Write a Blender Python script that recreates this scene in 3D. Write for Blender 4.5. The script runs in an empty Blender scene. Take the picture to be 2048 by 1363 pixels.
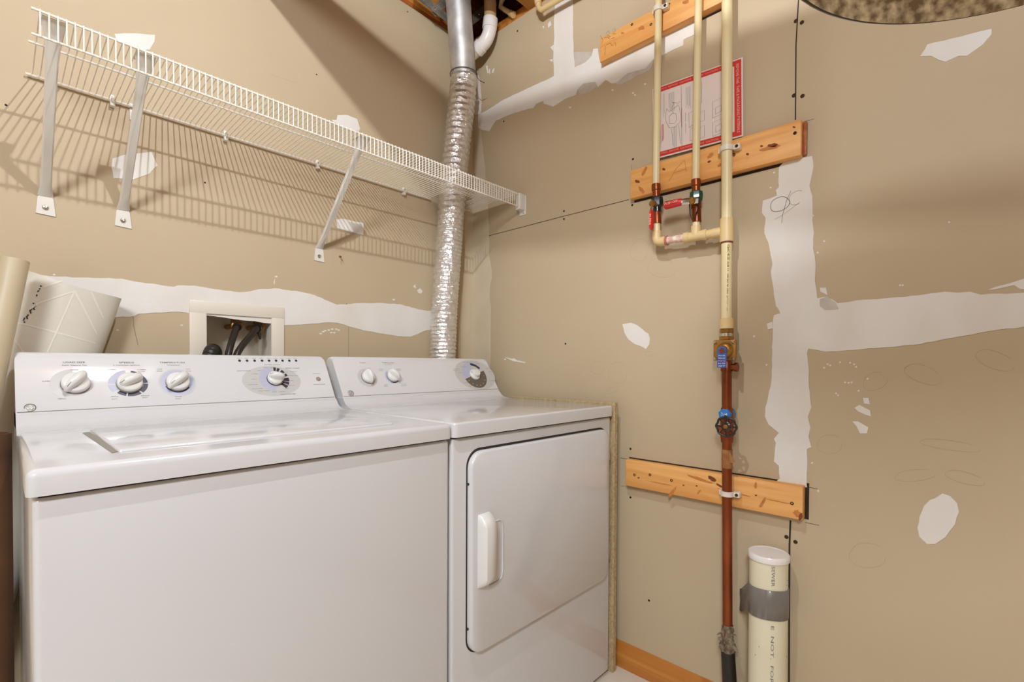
import bpy, bmesh, math, random
from mathutils import Vector, Matrix, noise
random.seed(7)
S = bpy.context.scene
COL = S.collection
V = Vector
# ------------------------------------------------------------------ camera
CAM = V((-1.4656, -1.6255, 1.0369)); YAW, PITCH, ROLL = 0.7556, -0.0146, 0.0047
FPX, PCY = 967.15, 741.07
_f = V((math.cos(YAW)*math.cos(PITCH), math.sin(YAW)*math.cos(PITCH), math.sin(PITCH)))
_r0 = V((math.sin(YAW), -math.cos(YAW), 0)); _u0 = _r0.cross(_f)
_r = math.cos(ROLL)*_r0 + math.sin(ROLL)*_u0; _u = -math.sin(ROLL)*_r0 + math.cos(ROLL)*_u0
cd = bpy.data.cameras.new('camera'); cam = bpy.data.objects.new('camera', cd); COL.objects.link(cam)
cam.matrix_world = Matrix(((_r.x, _u.x, -_f.x, CAM.x), (_r.y, _u.y, -_f.y, CAM.y), (_r.z, _u.z, -_f.z, CAM.z), (0, 0, 0, 1)))
cd.sensor_width = 36; cd.lens = FPX/2048*36; cd.shift_y = (PCY-681.5)/2048; cd.clip_start = .02
S.camera = cam
# ------------------------------------------------------------------ light and exposure
w = bpy.data.worlds.new('world'); S.world = w; w.use_nodes = True
w.node_tree.nodes['Background'].inputs[0].default_value = (1, .97, .94, 1)
w.node_tree.nodes['Background'].inputs[1].default_value = .35
vs = S.view_settings; vs.view_transform = 'Standard'; vs.look = 'None'; vs.gamma = 1; vs.use_curve_mapping = False
vs.exposure = -0.05
BULB = V((-1.15, -1.14, 2.28)); BULB_E = 16800.0
def area(name, loc, sx, sy, power, col, rot=(0, 0, 0)):
    l = bpy.data.lights.new(name, 'AREA'); l.shape = 'RECTANGLE'; l.size = sx; l.size_y = sy; l.energy = power; l.color = col
    o = bpy.data.objects.new(name, l); COL.objects.link(o); o.location = loc; o.rotation_euler = rot; return o
AREA = area('fill_area_light', (-2.40, -2.15, 2.38), 1.1, .28, 84, (.88, .94, 1), (math.radians(20), math.radians(-26), 0))  # unseen soft fill, added to lift the shaded walls and fronts

# ------------------------------------------------------------------ pixel -> place
def ray(px, py):
    return _f + _r*((px-1024)/FPX) + _u*(-(py-PCY)/FPX)
def onx(px, py, x=0.0):
    d = ray(px, py); return CAM + d*((x-CAM.x)/d.x)
def ony(px, py, y=0.0):
    d = ray(px, py); return CAM + d*((y-CAM.y)/d.y)
def onz(px, py, z=0.0):
    d = ray(px, py); return CAM + d*((z-CAM.z)/d.z)
def onp(px, py, P, n):
    d = ray(px, py); return CAM + d*((P-CAM).dot(n)/d.dot(n))

# ------------------------------------------------------------------ materials
def mat(name, col, rough=.5, metal=0.0, coat=0.0, col2=None, nscale=20, namt=.5, stretch=(1, 1, 1), bump=0.0, bscale=80, spec=.5, emit=None, trans=0, detail=4):
    m = bpy.data.materials.new(name); m.use_nodes = True; nt = m.node_tree; b = nt.nodes['Principled BSDF']
    c = tuple(col)+(1,)
    b.inputs['Base Color'].default_value = c; b.inputs['Roughness'].default_value = rough
    b.inputs['Metallic'].default_value = metal; b.inputs['Coat Weight'].default_value = coat; b.inputs['Coat Roughness'].default_value = .08
    b.inputs['Specular IOR Level'].default_value = spec
    b.inputs['Transmission Weight'].default_value = trans
    tc = nt.nodes.new('ShaderNodeTexCoord'); mp = nt.nodes.new('ShaderNodeMapping'); nt.links.new(tc.outputs['Object'], mp.inputs[0])
    mp.inputs['Scale'].default_value = stretch
    if col2 is not None:
        n = nt.nodes.new('ShaderNodeTexNoise'); n.inputs['Scale'].default_value = nscale; n.inputs['Detail'].default_value = detail
        nt.links.new(mp.outputs[0], n.inputs['Vector'])
        r = nt.nodes.new('ShaderNodeValToRGB'); r.color_ramp.elements[0].position = .5-namt/2; r.color_ramp.elements[1].position = .5+namt/2
        r.color_ramp.elements[0].color = c; r.color_ramp.elements[1].color = tuple(col2)+(1,)
        nt.links.new(n.outputs['Fac'], r.inputs[0]); nt.links.new(r.outputs[0], b.inputs['Base Color'])
    if bump:
        n2 = nt.nodes.new('ShaderNodeTexNoise'); n2.inputs['Scale'].default_value = bscale; n2.inputs['Detail'].default_value = 3
        nt.links.new(mp.outputs[0], n2.inputs['Vector'])
        bp = nt.nodes.new('ShaderNodeBump'); bp.inputs['Strength'].default_value = bump; bp.inputs['Distance'].default_value = .002
        nt.links.new(n2.outputs['Fac'], bp.inputs['Height']); nt.links.new(bp.outputs[0], b.inputs['Normal'])
    if emit:
        b.inputs['Emission Color'].default_value = tuple(emit[:3])+(1,); b.inputs['Emission Strength'].default_value = emit[3]
    return m
def srgb(r, g, b):
    f = lambda v: ((v/255+.055)/1.055)**2.4 if v > 10 else v/255/12.92
    return (f(r), f(g), f(b))
def wood(name, base, dark, knot, axis='y', scale=1.0, rough=.5):
    m = mat(name, base, rough); nt = m.node_tree; b = nt.nodes['Principled BSDF']; L = nt.links
    tc = nt.nodes.new('ShaderNodeTexCoord'); mp = nt.nodes.new('ShaderNodeMapping'); L.new(tc.outputs['Object'], mp.inputs[0])
    s = {'x': (2, 30, 30), 'y': (30, 2, 30), 'z': (30, 30, 2)}[axis]; mp.inputs['Scale'].default_value = tuple(v*scale for v in s)
    n = nt.nodes.new('ShaderNodeTexNoise'); n.inputs['Scale'].default_value = 1.6; n.inputs['Detail'].default_value = 6; n.inputs['Distortion'].default_value = .6
    L.new(mp.outputs[0], n.inputs['Vector'])
    r = nt.nodes.new('ShaderNodeValToRGB'); r.color_ramp.elements[0].position = .35; r.color_ramp.elements[1].position = .68
    r.color_ramp.elements[0].color = tuple(dark)+(1,); r.color_ramp.elements[1].color = tuple(base)+(1,); L.new(n.outputs['Fac'], r.inputs[0])
    mp2 = nt.nodes.new('ShaderNodeMapping'); L.new(tc.outputs['Object'], mp2.inputs[0])
    s2 = {'x': (4, 11, 11), 'y': (11, 7, 11), 'z': (11, 11, 4)}[axis]; mp2.inputs['Scale'].default_value = s2
    k = nt.nodes.new('ShaderNodeTexNoise'); k.inputs['Scale'].default_value = 1.4; k.inputs['Detail'].default_value = 2; L.new(mp2.outputs[0], k.inputs['Vector'])
    kr = nt.nodes.new('ShaderNodeValToRGB'); kr.color_ramp.elements[0].position = .60; kr.color_ramp.elements[1].position = .72
    kr.color_ramp.elements[0].color = (0, 0, 0, 1); kr.color_ramp.elements[1].color = (1, 1, 1, 1); L.new(k.outputs['Fac'], kr.inputs[0])
    mx = nt.nodes.new('ShaderNodeMix'); mx.data_type = 'RGBA'; L.new(kr.outputs[0], mx.inputs[0]); L.new(r.outputs[0], mx.inputs[6]); mx.inputs[7].default_value = tuple(knot)+(1,)
    L.new(mx.outputs[2], b.inputs['Base Color'])
    bp = nt.nodes.new('ShaderNodeBump'); bp.inputs['Strength'].default_value = .2; bp.inputs['Distance'].default_value = .001
    L.new(n.outputs['Fac'], bp.inputs['Height']); L.new(bp.outputs[0], b.inputs['Normal'])
    return m

M = {}
M['drywall'] = mat('drywall', srgb(195, 177, 148), .62, col2=srgb(189, 170, 140), nscale=2.2, namt=.5, bump=.05, bscale=300, spec=.3)
M['mud'] = mat('joint_compound', srgb(230, 227, 222), .8, col2=srgb(223, 216, 207), nscale=7, namt=.35, stretch=(1, 1, .5), bump=.25, bscale=60, spec=.2)
M['mud_thin'] = mat('thin_joint_compound', srgb(205, 198, 190), .8, col2=srgb(192, 182, 170), nscale=30, namt=.4, spec=.2)
M['pencil'] = mat('pencil_line', srgb(168, 150, 124), .8)
M['pencil_dark'] = mat('graphite', srgb(96, 90, 84), .7)
M['stain'] = mat('pale_scuff', srgb(205, 190, 165), .8)
M['gap'] = mat('dark_gap', srgb(52, 40, 30), .9)
M['screw'] = mat('drywall_screw_metal', srgb(70, 52, 38), .45, metal=.6)
M['screw_hole'] = mat('screw_hole', srgb(25, 20, 16), .9)
M['enamel'] = mat('white_enamel', srgb(211, 210, 211), .16, coat=.5, spec=.5)
M['panel'] = mat('white_panel_plastic', srgb(217, 216, 216), .13, coat=.7)
M['plastic'] = mat('white_knob_plastic', srgb(226, 224, 220), .3, coat=.2)
M['knobgrey'] = mat('grey_knob_skirt', srgb(140, 134, 122), .5)
M['ink'] = mat('grey_ink', srgb(120, 118, 118), .6)
M['inkdark'] = mat('dark_ink', srgb(48, 45, 56), .6)
M['lav'] = mat('lavender_print', srgb(182, 184, 203), .4)
M['ringgrey'] = mat('pale_grey_print', srgb(196, 193, 189), .35)
M['ringnavy'] = mat('navy_print', srgb(52, 44, 70), .4)
M['ringtaupe'] = mat('taupe_print', srgb(104, 92, 80), .4)
M['white_ink'] = mat('white_ink', srgb(238, 236, 235), .5)
M['badge'] = mat('badge_metal', srgb(160, 155, 145), .35, metal=.7)
M['button'] = mat('taupe_button', srgb(156, 142, 122), .4)
M['wire'] = mat('white_vinyl_wire', srgb(232, 226, 214), .35, coat=.2)
M['bracket'] = mat('white_painted_steel', srgb(222, 217, 208), .4)
M['galv'] = mat('galvanised_steel', srgb(214, 212, 210), .55, metal=.72, col2=srgb(170, 168, 168), nscale=14, namt=.35, bump=.15, bscale=20)
M['galv_strap'] = mat('dull_galvanised_strap', srgb(170, 164, 152), .45, metal=.7, col2=srgb(130, 124, 112), nscale=40, namt=.4)
M['drum'] = mat('spangled_zinc', srgb(226, 210, 176), .55, metal=.15, col2=srgb(120, 98, 70), nscale=58, namt=.26, stretch=(.7, 1.4, 1), bump=.8, bscale=45)
M['foil'] = mat('crinkled_foil', srgb(244, 243, 242), .30, metal=.82, col2=srgb(222, 218, 212), nscale=60, namt=.4, bump=1.0, bscale=210)
M['cpvc'] = mat('cream_cpvc', srgb(232, 218, 176), .38, col2=srgb(224, 206, 156), nscale=6, namt=.5)
M['cpvc_fit'] = mat('tan_cpvc_fitting', srgb(218, 190, 138), .42)
M['cpvc_white'] = mat('primed_cpvc', srgb(236, 224, 205), .4, col2=srgb(214, 170, 160), nscale=50, namt=.15)
M['copper'] = mat('aged_copper', srgb(166, 88, 48), .34, metal=.68, col2=srgb(118, 56, 28), nscale=9, namt=.4, stretch=(1, 1, .5))
M['brass'] = mat('aged_brass', srgb(176, 130, 62), .38, metal=.6, col2=srgb(136, 92, 36), nscale=30, namt=.4)
M['chrome'] = mat('bright_steel', srgb(215, 212, 206), .22, metal=1)
M['red'] = mat('red_vinyl_grip', srgb(205, 38, 32), .35, coat=.3)
M['pale_text'] = mat('pale_embossing', srgb(238, 170, 160), .5)
M['green'] = mat('green_label', srgb(26, 74, 50), .35, coat=.3)
M['darkgreen'] = mat('dark_green_label', srgb(18, 36, 32), .3, coat=.3)
M['blue'] = mat('blue_tag', srgb(44, 78, 152), .45, col2=srgb(70, 100, 168), nscale=60, namt=.2)
M['skyblue'] = mat('bright_blue_tape', srgb(44, 122, 200), .45)
M['black'] = mat('black_rubber', srgb(26, 23, 20), .4, col2=srgb(40, 34, 28), nscale=30)
M['hose'] = mat('black_hose', srgb(38, 32, 24), .35)
M['blackiron'] = mat('black_cast_handle', srgb(28, 22, 20), .3, coat=.4)
M['frayed'] = mat('frayed_grey_wrap', srgb(150, 134, 112), .85, col2=srgb(88, 70, 52), nscale=70, namt=.3, bump=.8, bscale=120)
M['pvc'] = mat('cream_pvc', srgb(230, 222, 196), .4, col2=srgb(222, 212, 182), nscale=8)
M['pvcwhite'] = mat('white_pvc', srgb(236, 230, 226), .28, coat=.2)
M['tape'] = mat('grey_duct_tape', srgb(128, 122, 116), .38, col2=srgb(112, 105, 98), nscale=18, bump=.5, bscale=18, coat=.15)
M['tan_tape'] = mat('old_masking_tape', srgb(176, 128, 74), .7, col2=srgb(140, 84, 40), nscale=40)
M['knot'] = mat('dark_knot', srgb(140, 74, 30), .6, col2=srgb(96, 46, 20), nscale=90)
M['faint_knot'] = mat('soft_knot', srgb(206, 132, 66), .6, col2=srgb(184, 108, 50), nscale=60)
M['board'] = wood('pine_board', srgb(237, 180, 108), srgb(222, 155, 84), srgb(180, 104, 50), 'y')
M['baseb'] = wood('stained_baseboard', srgb(206, 140, 66), srgb(184, 116, 48), srgb(170, 100, 40), 'y', .7, .35)
M['joist'] = wood('reddish_joist', srgb(190, 112, 48), srgb(146, 76, 30), srgb(90, 40, 12), 'x', .8)
M['joisty'] = wood('amber_joist', srgb(214, 146, 66), srgb(184, 112, 44), srgb(120, 66, 24), 'x', .8)
M['joistx'] = wood('amber_header', srgb(196, 138, 54), srgb(160, 98, 34), srgb(110, 60, 20), 'x', .8)
M['darkwood'] = wood('dark_rim_joist', srgb(96, 44, 16), srgb(60, 26, 10), srgb(40, 16, 8), 'x', .8)
M['osb'] = mat('particle_board', srgb(196, 176, 136), .85, col2=srgb(158, 134, 94), nscale=160, namt=.5, bump=.5, bscale=200, stretch=(1, 1, .8))
M['paper'] = mat('paper', srgb(226, 212, 204), .7)
M['redprint'] = mat('red_print', srgb(206, 52, 42), .55)
M['vinyl'] = mat('pale_vinyl', srgb(214, 208, 194), .45, col2=srgb(206, 200, 186), nscale=5, bump=.1, bscale=30)
M['vinyl_line'] = mat('cream_vein', srgb(222, 215, 200), .5)
M['vinylback'] = mat('tan_felt_backing', srgb(176, 134, 84), .8)
M['beige'] = mat('beige_plastic_roll', srgb(190, 174, 144), .45)
M['brown'] = mat('brown_gap_shade', srgb(104, 70, 38), .7, col2=srgb(76, 46, 22), nscale=10)  # dark brown imitates the shade beside the washer
M['red_brown'] = mat('reddish_card', srgb(104, 58, 34), .7)
M['outlet'] = mat('almond_plastic', srgb(226, 217, 202), .35, coat=.2)
M['socket'] = mat('porcelain', srgb(235, 232, 225), .3)
M['bulb'] = mat('lit_bulb', (1, 1, 1), .5, emit=(.91, .955, 1, BULB_E))
M['bulbwarm'] = mat('lit_diffuser', (1, 1, 1), .5, emit=(1, .93, .82, 3))
M['doorw'] = wood('door_wood', srgb(190, 130, 74), srgb(170, 108, 58), srgb(150, 92, 48), 'z', .6, .4)
# floor tile: pale vinyl with faint joints
def floor_mat():
    m = mat('pale_floor_tile', srgb(222, 212, 198), .35, coat=.2); nt = m.node_tree; b = nt.nodes['Principled BSDF']; L = nt.links
    tc = nt.nodes.new('ShaderNodeTexCoord'); br = nt.nodes.new('ShaderNodeTexBrick'); L.new(tc.outputs['Object'], br.inputs['Vector'])
    br.offset = 0; br.inputs['Scale'].default_value = 1; br.inputs['Brick Width'].default_value = .305; br.inputs['Row Height'].default_value = .305
    br.inputs['Mortar Size'].default_value = .002; br.inputs['Color1'].default_value = srgb(224, 213, 198)+(1,); br.inputs['Color2'].default_value = srgb(218, 206, 190)+(1,)
    br.inputs['Mortar'].default_value = srgb(196, 182, 164)+(1,); L.new(br.outputs[0], b.inputs['Base Color']); return m
M['floor'] = floor_mat()

# ------------------------------------------------------------------ mesh building
class MB:
    def __init__(s): s.b = bmesh.new()
    def add(s, verts, faces):
        vs_ = [s.b.verts.new(v) for v in verts]
        for f in faces:
            try: s.b.faces.new([vs_[i] for i in f])
            except ValueError: pass
        return vs_
    def box(s, a, c, bev=0, seg=2, mtx=None):
        t = bmesh.new(); bmesh.ops.create_cube(t, size=1)
        a, c = V(a), V(c)
        for v in t.verts: v.co = V(((v.co.x+.5)*(c.x-a.x)+a.x, (v.co.y+.5)*(c.y-a.y)+a.y, (v.co.z+.5)*(c.z-a.z)+a.z))
        if bev: bmesh.ops.bevel(t, geom=t.edges[:], offset=bev, segments=seg, affect='EDGES', profile=.5)
        s.merge(t, mtx); return s
    def merge(s, t, mtx=None):
        bmesh.ops.recalc_face_normals(t, faces=t.faces[:])
        mp = {}
        for v in t.verts: mp[v] = s.b.verts.new(mtx @ v.co if mtx else v.co)
        for f in t.faces:
            try: s.b.faces.new([mp[v] for v in f.verts])
            except ValueError: pass
        t.free()
    def rings(s, rings, cap=True, close=False):
        n = len(rings[0]); base = []
        for r in rings: base.append([s.b.verts.new(v) for v in r])
        m = len(base)
        for i in range(m if close else m-1):
            a, c = base[i], base[(i+1) % m]
            for k in range(n): s.b.faces.new((a[k], a[(k+1) % n], c[(k+1) % n], c[k]))
        if cap and not close: s.b.faces.new(base[0][::-1]); s.b.faces.new(base[-1])
        return s
    def tube(s, pts, r, n=12, cap=True, close=False, flat=None):
        pts = [V(p) for p in pts]; m = len(pts); rs = r if isinstance(r, (list, tuple)) else [r]*m
        T = []
        for i in range(m):
            if close: d = pts[(i+1) % m]-pts[i-1]
            else: d = pts[min(i+1, m-1)]-pts[max(i-1, 0)]
            T.append(d.normalized())
        up = V((0, 0, 1)) if abs(T[0].z) < .9 else V((1, 0, 0))
        nrm = (up - T[0]*up.dot(T[0])).normalized(); out = []
        for i in range(m):
            nrm = (nrm - T[i]*nrm.dot(T[i])).normalized(); bn = T[i].cross(nrm)
            out.append([pts[i] + (nrm*math.cos(2*math.pi*k/n) + bn*math.sin(2*math.pi*k/n)*(flat or 1))*rs[i] for k in range(n)])
        return s.rings(out, cap, close)
    def cyl(s, a, c, r, r2=None, n=24): return s.tube([a, c], [r, r if r2 is None else r2], n)
    def lathe(s, org, axis, prof, n=24, cap=True):
        org = V(org); ax = V(axis).normalized(); up = V((0, 0, 1)) if abs(ax.z) < .9 else V((1, 0, 0))
        u = ax.cross(up).normalized(); v = ax.cross(u)
        return s.rings([[org + ax*h + (u*math.cos(2*math.pi*k/n)+v*math.sin(2*math.pi*k/n))*max(r, 1e-5) for k in range(n)] for r, h in prof], cap)
    def prism(s, poly, d, bev=0):
        t = bmesh.new(); a = [t.verts.new(V(p)) for p in poly]; f = t.faces.new(a)
        r = bmesh.ops.extrude_face_region(t, geom=[f]); vs_ = [e for e in r['geom'] if isinstance(e, bmesh.types.BMVert)]
        bmesh.ops.translate(t, vec=V(d), verts=vs_)
        if bev: bmesh.ops.bevel(t, geom=t.edges[:], offset=bev, segments=3, affect='EDGES', profile=.5)
        s.merge(t); return s
    def sphere(s, c, r, n=12, sc=(1, 1, 1)):
        t = bmesh.new(); bmesh.ops.create_uvsphere(t, u_segments=n, v_segments=max(6, n//2), radius=r)
        for v in t.verts: v.co = V((v.co.x*sc[0], v.co.y*sc[1], v.co.z*sc[2])) + V(c)
        s.merge(t); return s
    def ribbon(s, pts, w, nrm, th):
        "thin drawn line of width w lying on the plane with normal nrm, thickness th"
        pts = [V(p) for p in pts]; nrm = V(nrm); L, R = [], []
        for i, p in enumerate(pts):
            d = (pts[min(i+1, len(pts)-1)]-pts[max(i-1, 0)]).normalized(); q = nrm.cross(d).normalized()*w/2
            L.append(p+q+nrm*th); R.append(p-q+nrm*th)
        a = [s.b.verts.new(v) for v in L]; c = [s.b.verts.new(v) for v in R]
        for i in range(len(pts)-1): s.b.faces.new((a[i], c[i], c[i+1], a[i+1]))
        return s
    def text(s, txt, org, u, v, size, width=None, align='CENTER', off=.0004, bold=0.0):
        n = V(u).cross(V(v)).normalized()
        cu = bpy.data.curves.new('t', 'FONT'); cu.body = txt; cu.size = 1; cu.align_x = align; cu.align_y = 'CENTER'; cu.resolution_u = 2; cu.offset = bold
        o = bpy.data.objects.new('t', cu); COL.objects.link(o); dg = bpy.context.evaluated_depsgraph_get(); dg.update()
        me = bpy.data.meshes.new_from_object(o.evaluated_get(dg)); bpy.data.objects.remove(o); bpy.data.curves.remove(cu)
        if not len(me.vertices): return s
        w_ = max(q.co.x for q in me.vertices)-min(q.co.x for q in me.vertices); sx = size if width is None else width/w_
        s.add([V(org)+V(u)*q.co.x*sx+V(v)*q.co.y*size+n*off for q in me.vertices], [tuple(p.vertices) for p in me.polygons])
        bpy.data.meshes.remove(me); return s
    def build(s, name, m, parent=None, loc=None, smooth=35, norm=True):
        me = bpy.data.meshes.new(name)
        if norm: bmesh.ops.recalc_face_normals(s.b, faces=s.b.faces[:])
        o = bpy.data.objects.new(name, me); COL.objects.link(o)
        if parent is not None: off = wloc(parent); o.parent = parent
        else:
            off = V(loc) if loc is not None else V((0, 0, 0)); o.location = off
        for v in s.b.verts: v.co -= off
        s.b.to_mesh(me); s.b.free(); me.materials.append(m)
        if smooth:
            me.shade_smooth(); me.set_sharp_from_angle(angle=math.radians(smooth))
        return o
def wloc(o):
    p = V((0, 0, 0))
    while o is not None: p += o.location; o = o.parent
    return p
def tag(o, label=None, cat=None, group=None, kind=None):
    if label: o['label'] = label
    if cat: o['category'] = cat
    if group: o['group'] = group
    if kind: o['kind'] = kind
    return o
def thing(name, loc, label, cat, group=None):
    o = bpy.data.objects.new(name, None); COL.objects.link(o); o.location = loc; o.empty_display_size = .05; return tag(o, label, cat, group)
def struct(o): return tag(o, kind='structure')
# ================================================================== THE ROOM
X0, Y0, H, TOP = -3.2, -3.8, 2.447, 2.78
def wall_a_hole():
    "drywall sheet along y=0 with the opening for the laundry outlet box"
    b = MB(); hx0, hx1, hz0, hz1 = HOLE
    xs = [X0, hx0, hx1, 0.0]; zs = [0, hz0, hz1, H]
    for i in range(3):
        for k in range(3):
            if i == 1 and k == 1: continue
            b.box((xs[i], 0, zs[k]), (xs[i+1], .013, zs[k+1]))
    bmesh.ops.remove_doubles(b.b, verts=b.b.verts[:], dist=1e-5)
    return b
_h0, _h1 = ony(411, 626), ony(543, 637)
HOLE = (_h0.x, _h1.x, .955, _h0.z)
WA = struct(wall_a_hole().build('wall_back', M['drywall'], smooth=0))
WB = struct(MB().box((0, Y0, 0), (.013, 0, H)).build('wall_right', M['drywall'], smooth=0))
struct(MB().box((X0-.05, Y0, 0), (X0, .013, TOP)).build('wall_left', M['drywall'], smooth=0))
struct(MB().box((X0-.05, Y0-.05, 0), (.1, Y0, TOP)).build('wall_front', M['drywall'], smooth=0))
struct(MB().box((X0-.05, Y0-.05, -.06), (.1, .1, 0)).build('floor', M['floor'], smooth=0))
struct(MB().box((X0-.05, Y0-.05, TOP), (.14, .14, TOP+.03)).build('ceiling', M['darkwood'], smooth=0))
D1 = struct(MB().box((-2.6, Y0, 0), (-1.75, Y0+.045, 2.03), .004).build('door_1', M['doorw'], smooth=30))
for a, c in (((-2.5, Y0+.045, .2), (-1.85, Y0+.05, .9)), ((-2.5, Y0+.045, 1.05), (-1.85, Y0+.05, 1.85))):
    MB().box(a, c, .002).build('door_panel', M['doorw'], D1)
MB().lathe((-1.82, Y0+.045, .95), (0, 1, 0), [(.03, 0), (.03, .008), (.012, .012), (.012, .035), (.026, .045), (.027, .06), (.015, .07), (0, .071)]).build('door_handle', M['brass'], D1)
# baseboard of wall_right, ogee profile, visible between the particle board and the stub pipe
bb = MB(); prof = [(0, 0), (-.014, 0), (-.014, .052), (-.012, .060), (-.0085, .066), (-.0075, .074), (-.004, .083), (0, .085)]
bb.prism([(x, -.745, z) for x, z in prof], (0, Y0+.745, 0)); struct(bb.build('baseboard_right', M['baseb'], smooth=30))

# framing above the drywall: top plate, rim joist, joists
struct(MB().box((X0, .002, H), (.1, .09, H+.036), .002).box((X0, .012, H+.037), (.1, .09, H+.075), .002).build('trim_1', M['joist'], smooth=30))
struct(MB().box((X0, .03, H+.076), (.1, .07, TOP), .001).build('trim_2', M['joist'], smooth=30))
struct(MB().box((.002, Y0, H), (.1, 0, H+.038), .002).build('trim_3', M['joisty'], smooth=30))
for i, (y, t) in enumerate(((-.42, .038), (-.83, .038), (-1.24, .038), (-1.65, .038), (-2.06, .038), (-2.47, .038), (-2.88, .038), (-3.29, .038))):
    struct(MB().box((X0, y-.019, 2.53), (.1, y+.019, TOP), .001).build('trim_%d' % (4+i), M['joist'], smooth=30))
struct(MB().box((.1, Y0, H), (.13, .14, TOP), .001).build('trim_14', M['darkwood'], smooth=0))
struct(MB().box((X0, .09, H), (.13, .12, TOP), .001).build('trim_15', M['darkwood'], smooth=0))
# orange ledger piece in front of the rim joist
struct(MB().box((X0, -.002, H+.018), (-.19, .030, H+.14), .002).build('trim_12', M['joisty'], smooth=30))
_ja, _jb = onx(1057, 27, 0).y, onx(1089, 11, 0).y
struct(MB().box((-.42, _jb, 2.452), (.1, _ja, TOP), .002).build('trim_13', M['joistx'], smooth=30))

# ------------------------------------------------------------------ marks on the drywall
def outline(pts, pl, jag=.0011, sub=3):
    P = [pl(x, y) for x, y in pts]; out = []
    for i in range(len(P)):
        a, c = P[i], P[(i+1) % len(P)]
        n = max(1, min(9, int((c-a).length/.012)))
        for k in range(n):
            q = a.lerp(c, k/n)
            if k: q = q + V((random.uniform(-1, 1)*jag, 0, random.uniform(-1, 1)*jag) if pl is wa else (0, random.uniform(-1, 1)*jag, random.uniform(-1, 1)*jag))
            out.append(q)
    return out
def wa(x, y): return ony(x, y, 0)
def wb(x, y): return onx(x, y, 0)
def patch(pts, side, m='mud', th=.0012, name='joint_compound', clampz=True, jag=.0011):
    pl = wa if side == 'A' else wb; P = outline(pts, pl, jag)
    for p in P:
        p.z = min(p.z, H-.001)
        if side == 'A': p.x = min(p.x, -.0004)
        else: p.y = min(p.y, -.0004)
    d = V((0, -th, 0)) if side == 'A' else V((-th, 0, 0))
    b = MB(); t = bmesh.new(); vs_ = [t.verts.new(p+d) for p in P]; f = t.faces.new(vs_)
    es = t.edges[:]; r = bmesh.ops.extrude_edge_only(t, edges=es)
    vv = [e for e in r['geom'] if isinstance(e, bmesh.types.BMVert)]
    bmesh.ops.translate(t, vec=-d*1.0, verts=vv)
    bmesh.ops.triangulate(t, faces=[f]); b.merge(t)
    return b.build(name, M[m], WA if side == 'A' else WB, smooth=30)
def line(pts, side, w=.0012, m='pencil', name='pencil_mark', th=.0003):
    pl = wa if side == 'A' else wb
    return MB().ribbon([pl(x, y) for x, y in pts], w, (0, -1, 0) if side == 'A' else (-1, 0, 0), th).build(name, M[m], WA if side == 'A' else WB, smooth=0)
def ell(cx, cy, rx, ry, side, rot=0, a0=0, a1=360, w=.001, m='pencil', th=.0003):
    pts = []
    for i in range(33):
        a = math.radians(a0+(a1-a0)*i/32); x, y = rx*math.cos(a)*(1+.06*math.sin(3*a)), ry*math.sin(a)*(1+.05*math.cos(2*a)); c, s_ = math.cos(math.radians(rot)), math.sin(math.radians(rot))
        pts.append((cx+x*c-y*s_, cy+x*s_+y*c))
    return line(pts, side, w, m, th=th)
# wall_right
T_BAND = [(957,228),(972,222),(984,214.5),(1008,199),(1042,183),(1077,167),(1099,157),(1108,152),(1107,110),(1109,70),(1108,40),(1110,4),(1146,-12),(1146,40),(1147,103),(1150,135),(1172,124),(1184,111),(1187,98),(1196,97),(1199,119),(1209,121),(1308,79),(1326,69),(1392,42),(1391,68),(1367,80),(1367,91),(1350,98),(1324,111),(1308,118),(1291,137),(1255,147),(1235,164),(1225,167),(1211,160),(1196,174),(1191,164),(1167,167),(1155,179),(1152,189),(1135,196),(1106,213),(1089,208),(1086,202),(1072,208),(1067,216),(1045,221),(1020,229),(991,242),(979,262),(964,260),(956,255)]
patch(T_BAND, 'B')
patch([(1147,104),(1184,104),(1186,112),(1172,126),(1152,136)], 'B', 'mud_thin', .0009)
patch([(1155,178),(1168,166),(1192,163),(1196,173),(1178,184),(1160,190)], 'B', 'mud_thin', .0009)
patch([(1225,165),(1256,146),(1290,136),(1308,120),(1300,141),(1272,153),(1240,170)], 'B', 'mud_thin', .0009)
L_BAND = [(1574,318),(1558,334),(1557,361),(1558,374),(1552,380),(1554,391),(1526,401),(1524,426),(1531,435),(1529,466),(1537,485),(1545,528),(1542,543),(1548,589),(1552,611),(1561,626),(1548,630),(1546,648),(1544,720),(1543,761),(1538,783),(1531,814),(1530,832),(1537,848),(1558,865),(1548,877),(1552,885),(1548,922),(1558,931),(1560,956),(1546,968),(1614,974),(1614,897),(1623,894),(1617,872),(1621,854),(1616,832),(1623,814),(1618,774),(1618,740),(1614,706),(1617,697),(1632,699),(1651,703),(1746,696),(1839,688),(1900,676),(1977,662),(2048,653),(2130,643),(2130,578),(2048,585),(1962,589),(1940,583),(1916,585),(1891,583),(1863,586),(1808,594),(1715,600),(1675,606),(1666,599),(1651,593),(1635,596),(1631,568),(1631,522),(1626,497),(1628,466),(1625,441),(1625,392),(1619,371),(1627,334),(1624,312),(1611,314)]
patch(L_BAND, 'B')
patch([(1640,598),(1655,592),(1672,605),(1678,618),(1650,620),(1640,612)], 'B', 'mud_thin', .0016)
patch([(1245,648),(1262,645),(1273,649),(1285,658),(1297,667),(1300,676),(1299,688),(1292,698),(1284,693),(1270,688),(1257,678),(1249,665)], 'B')
patch([(1855,89),(1905,77),(1941,68),(1983,58),(1983,69),(1965,90),(1941,107),(1934,112),(1917,112),(1891,124),(1877,120),(1862,112),(1840,113),(1849,100)], 'B')
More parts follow.
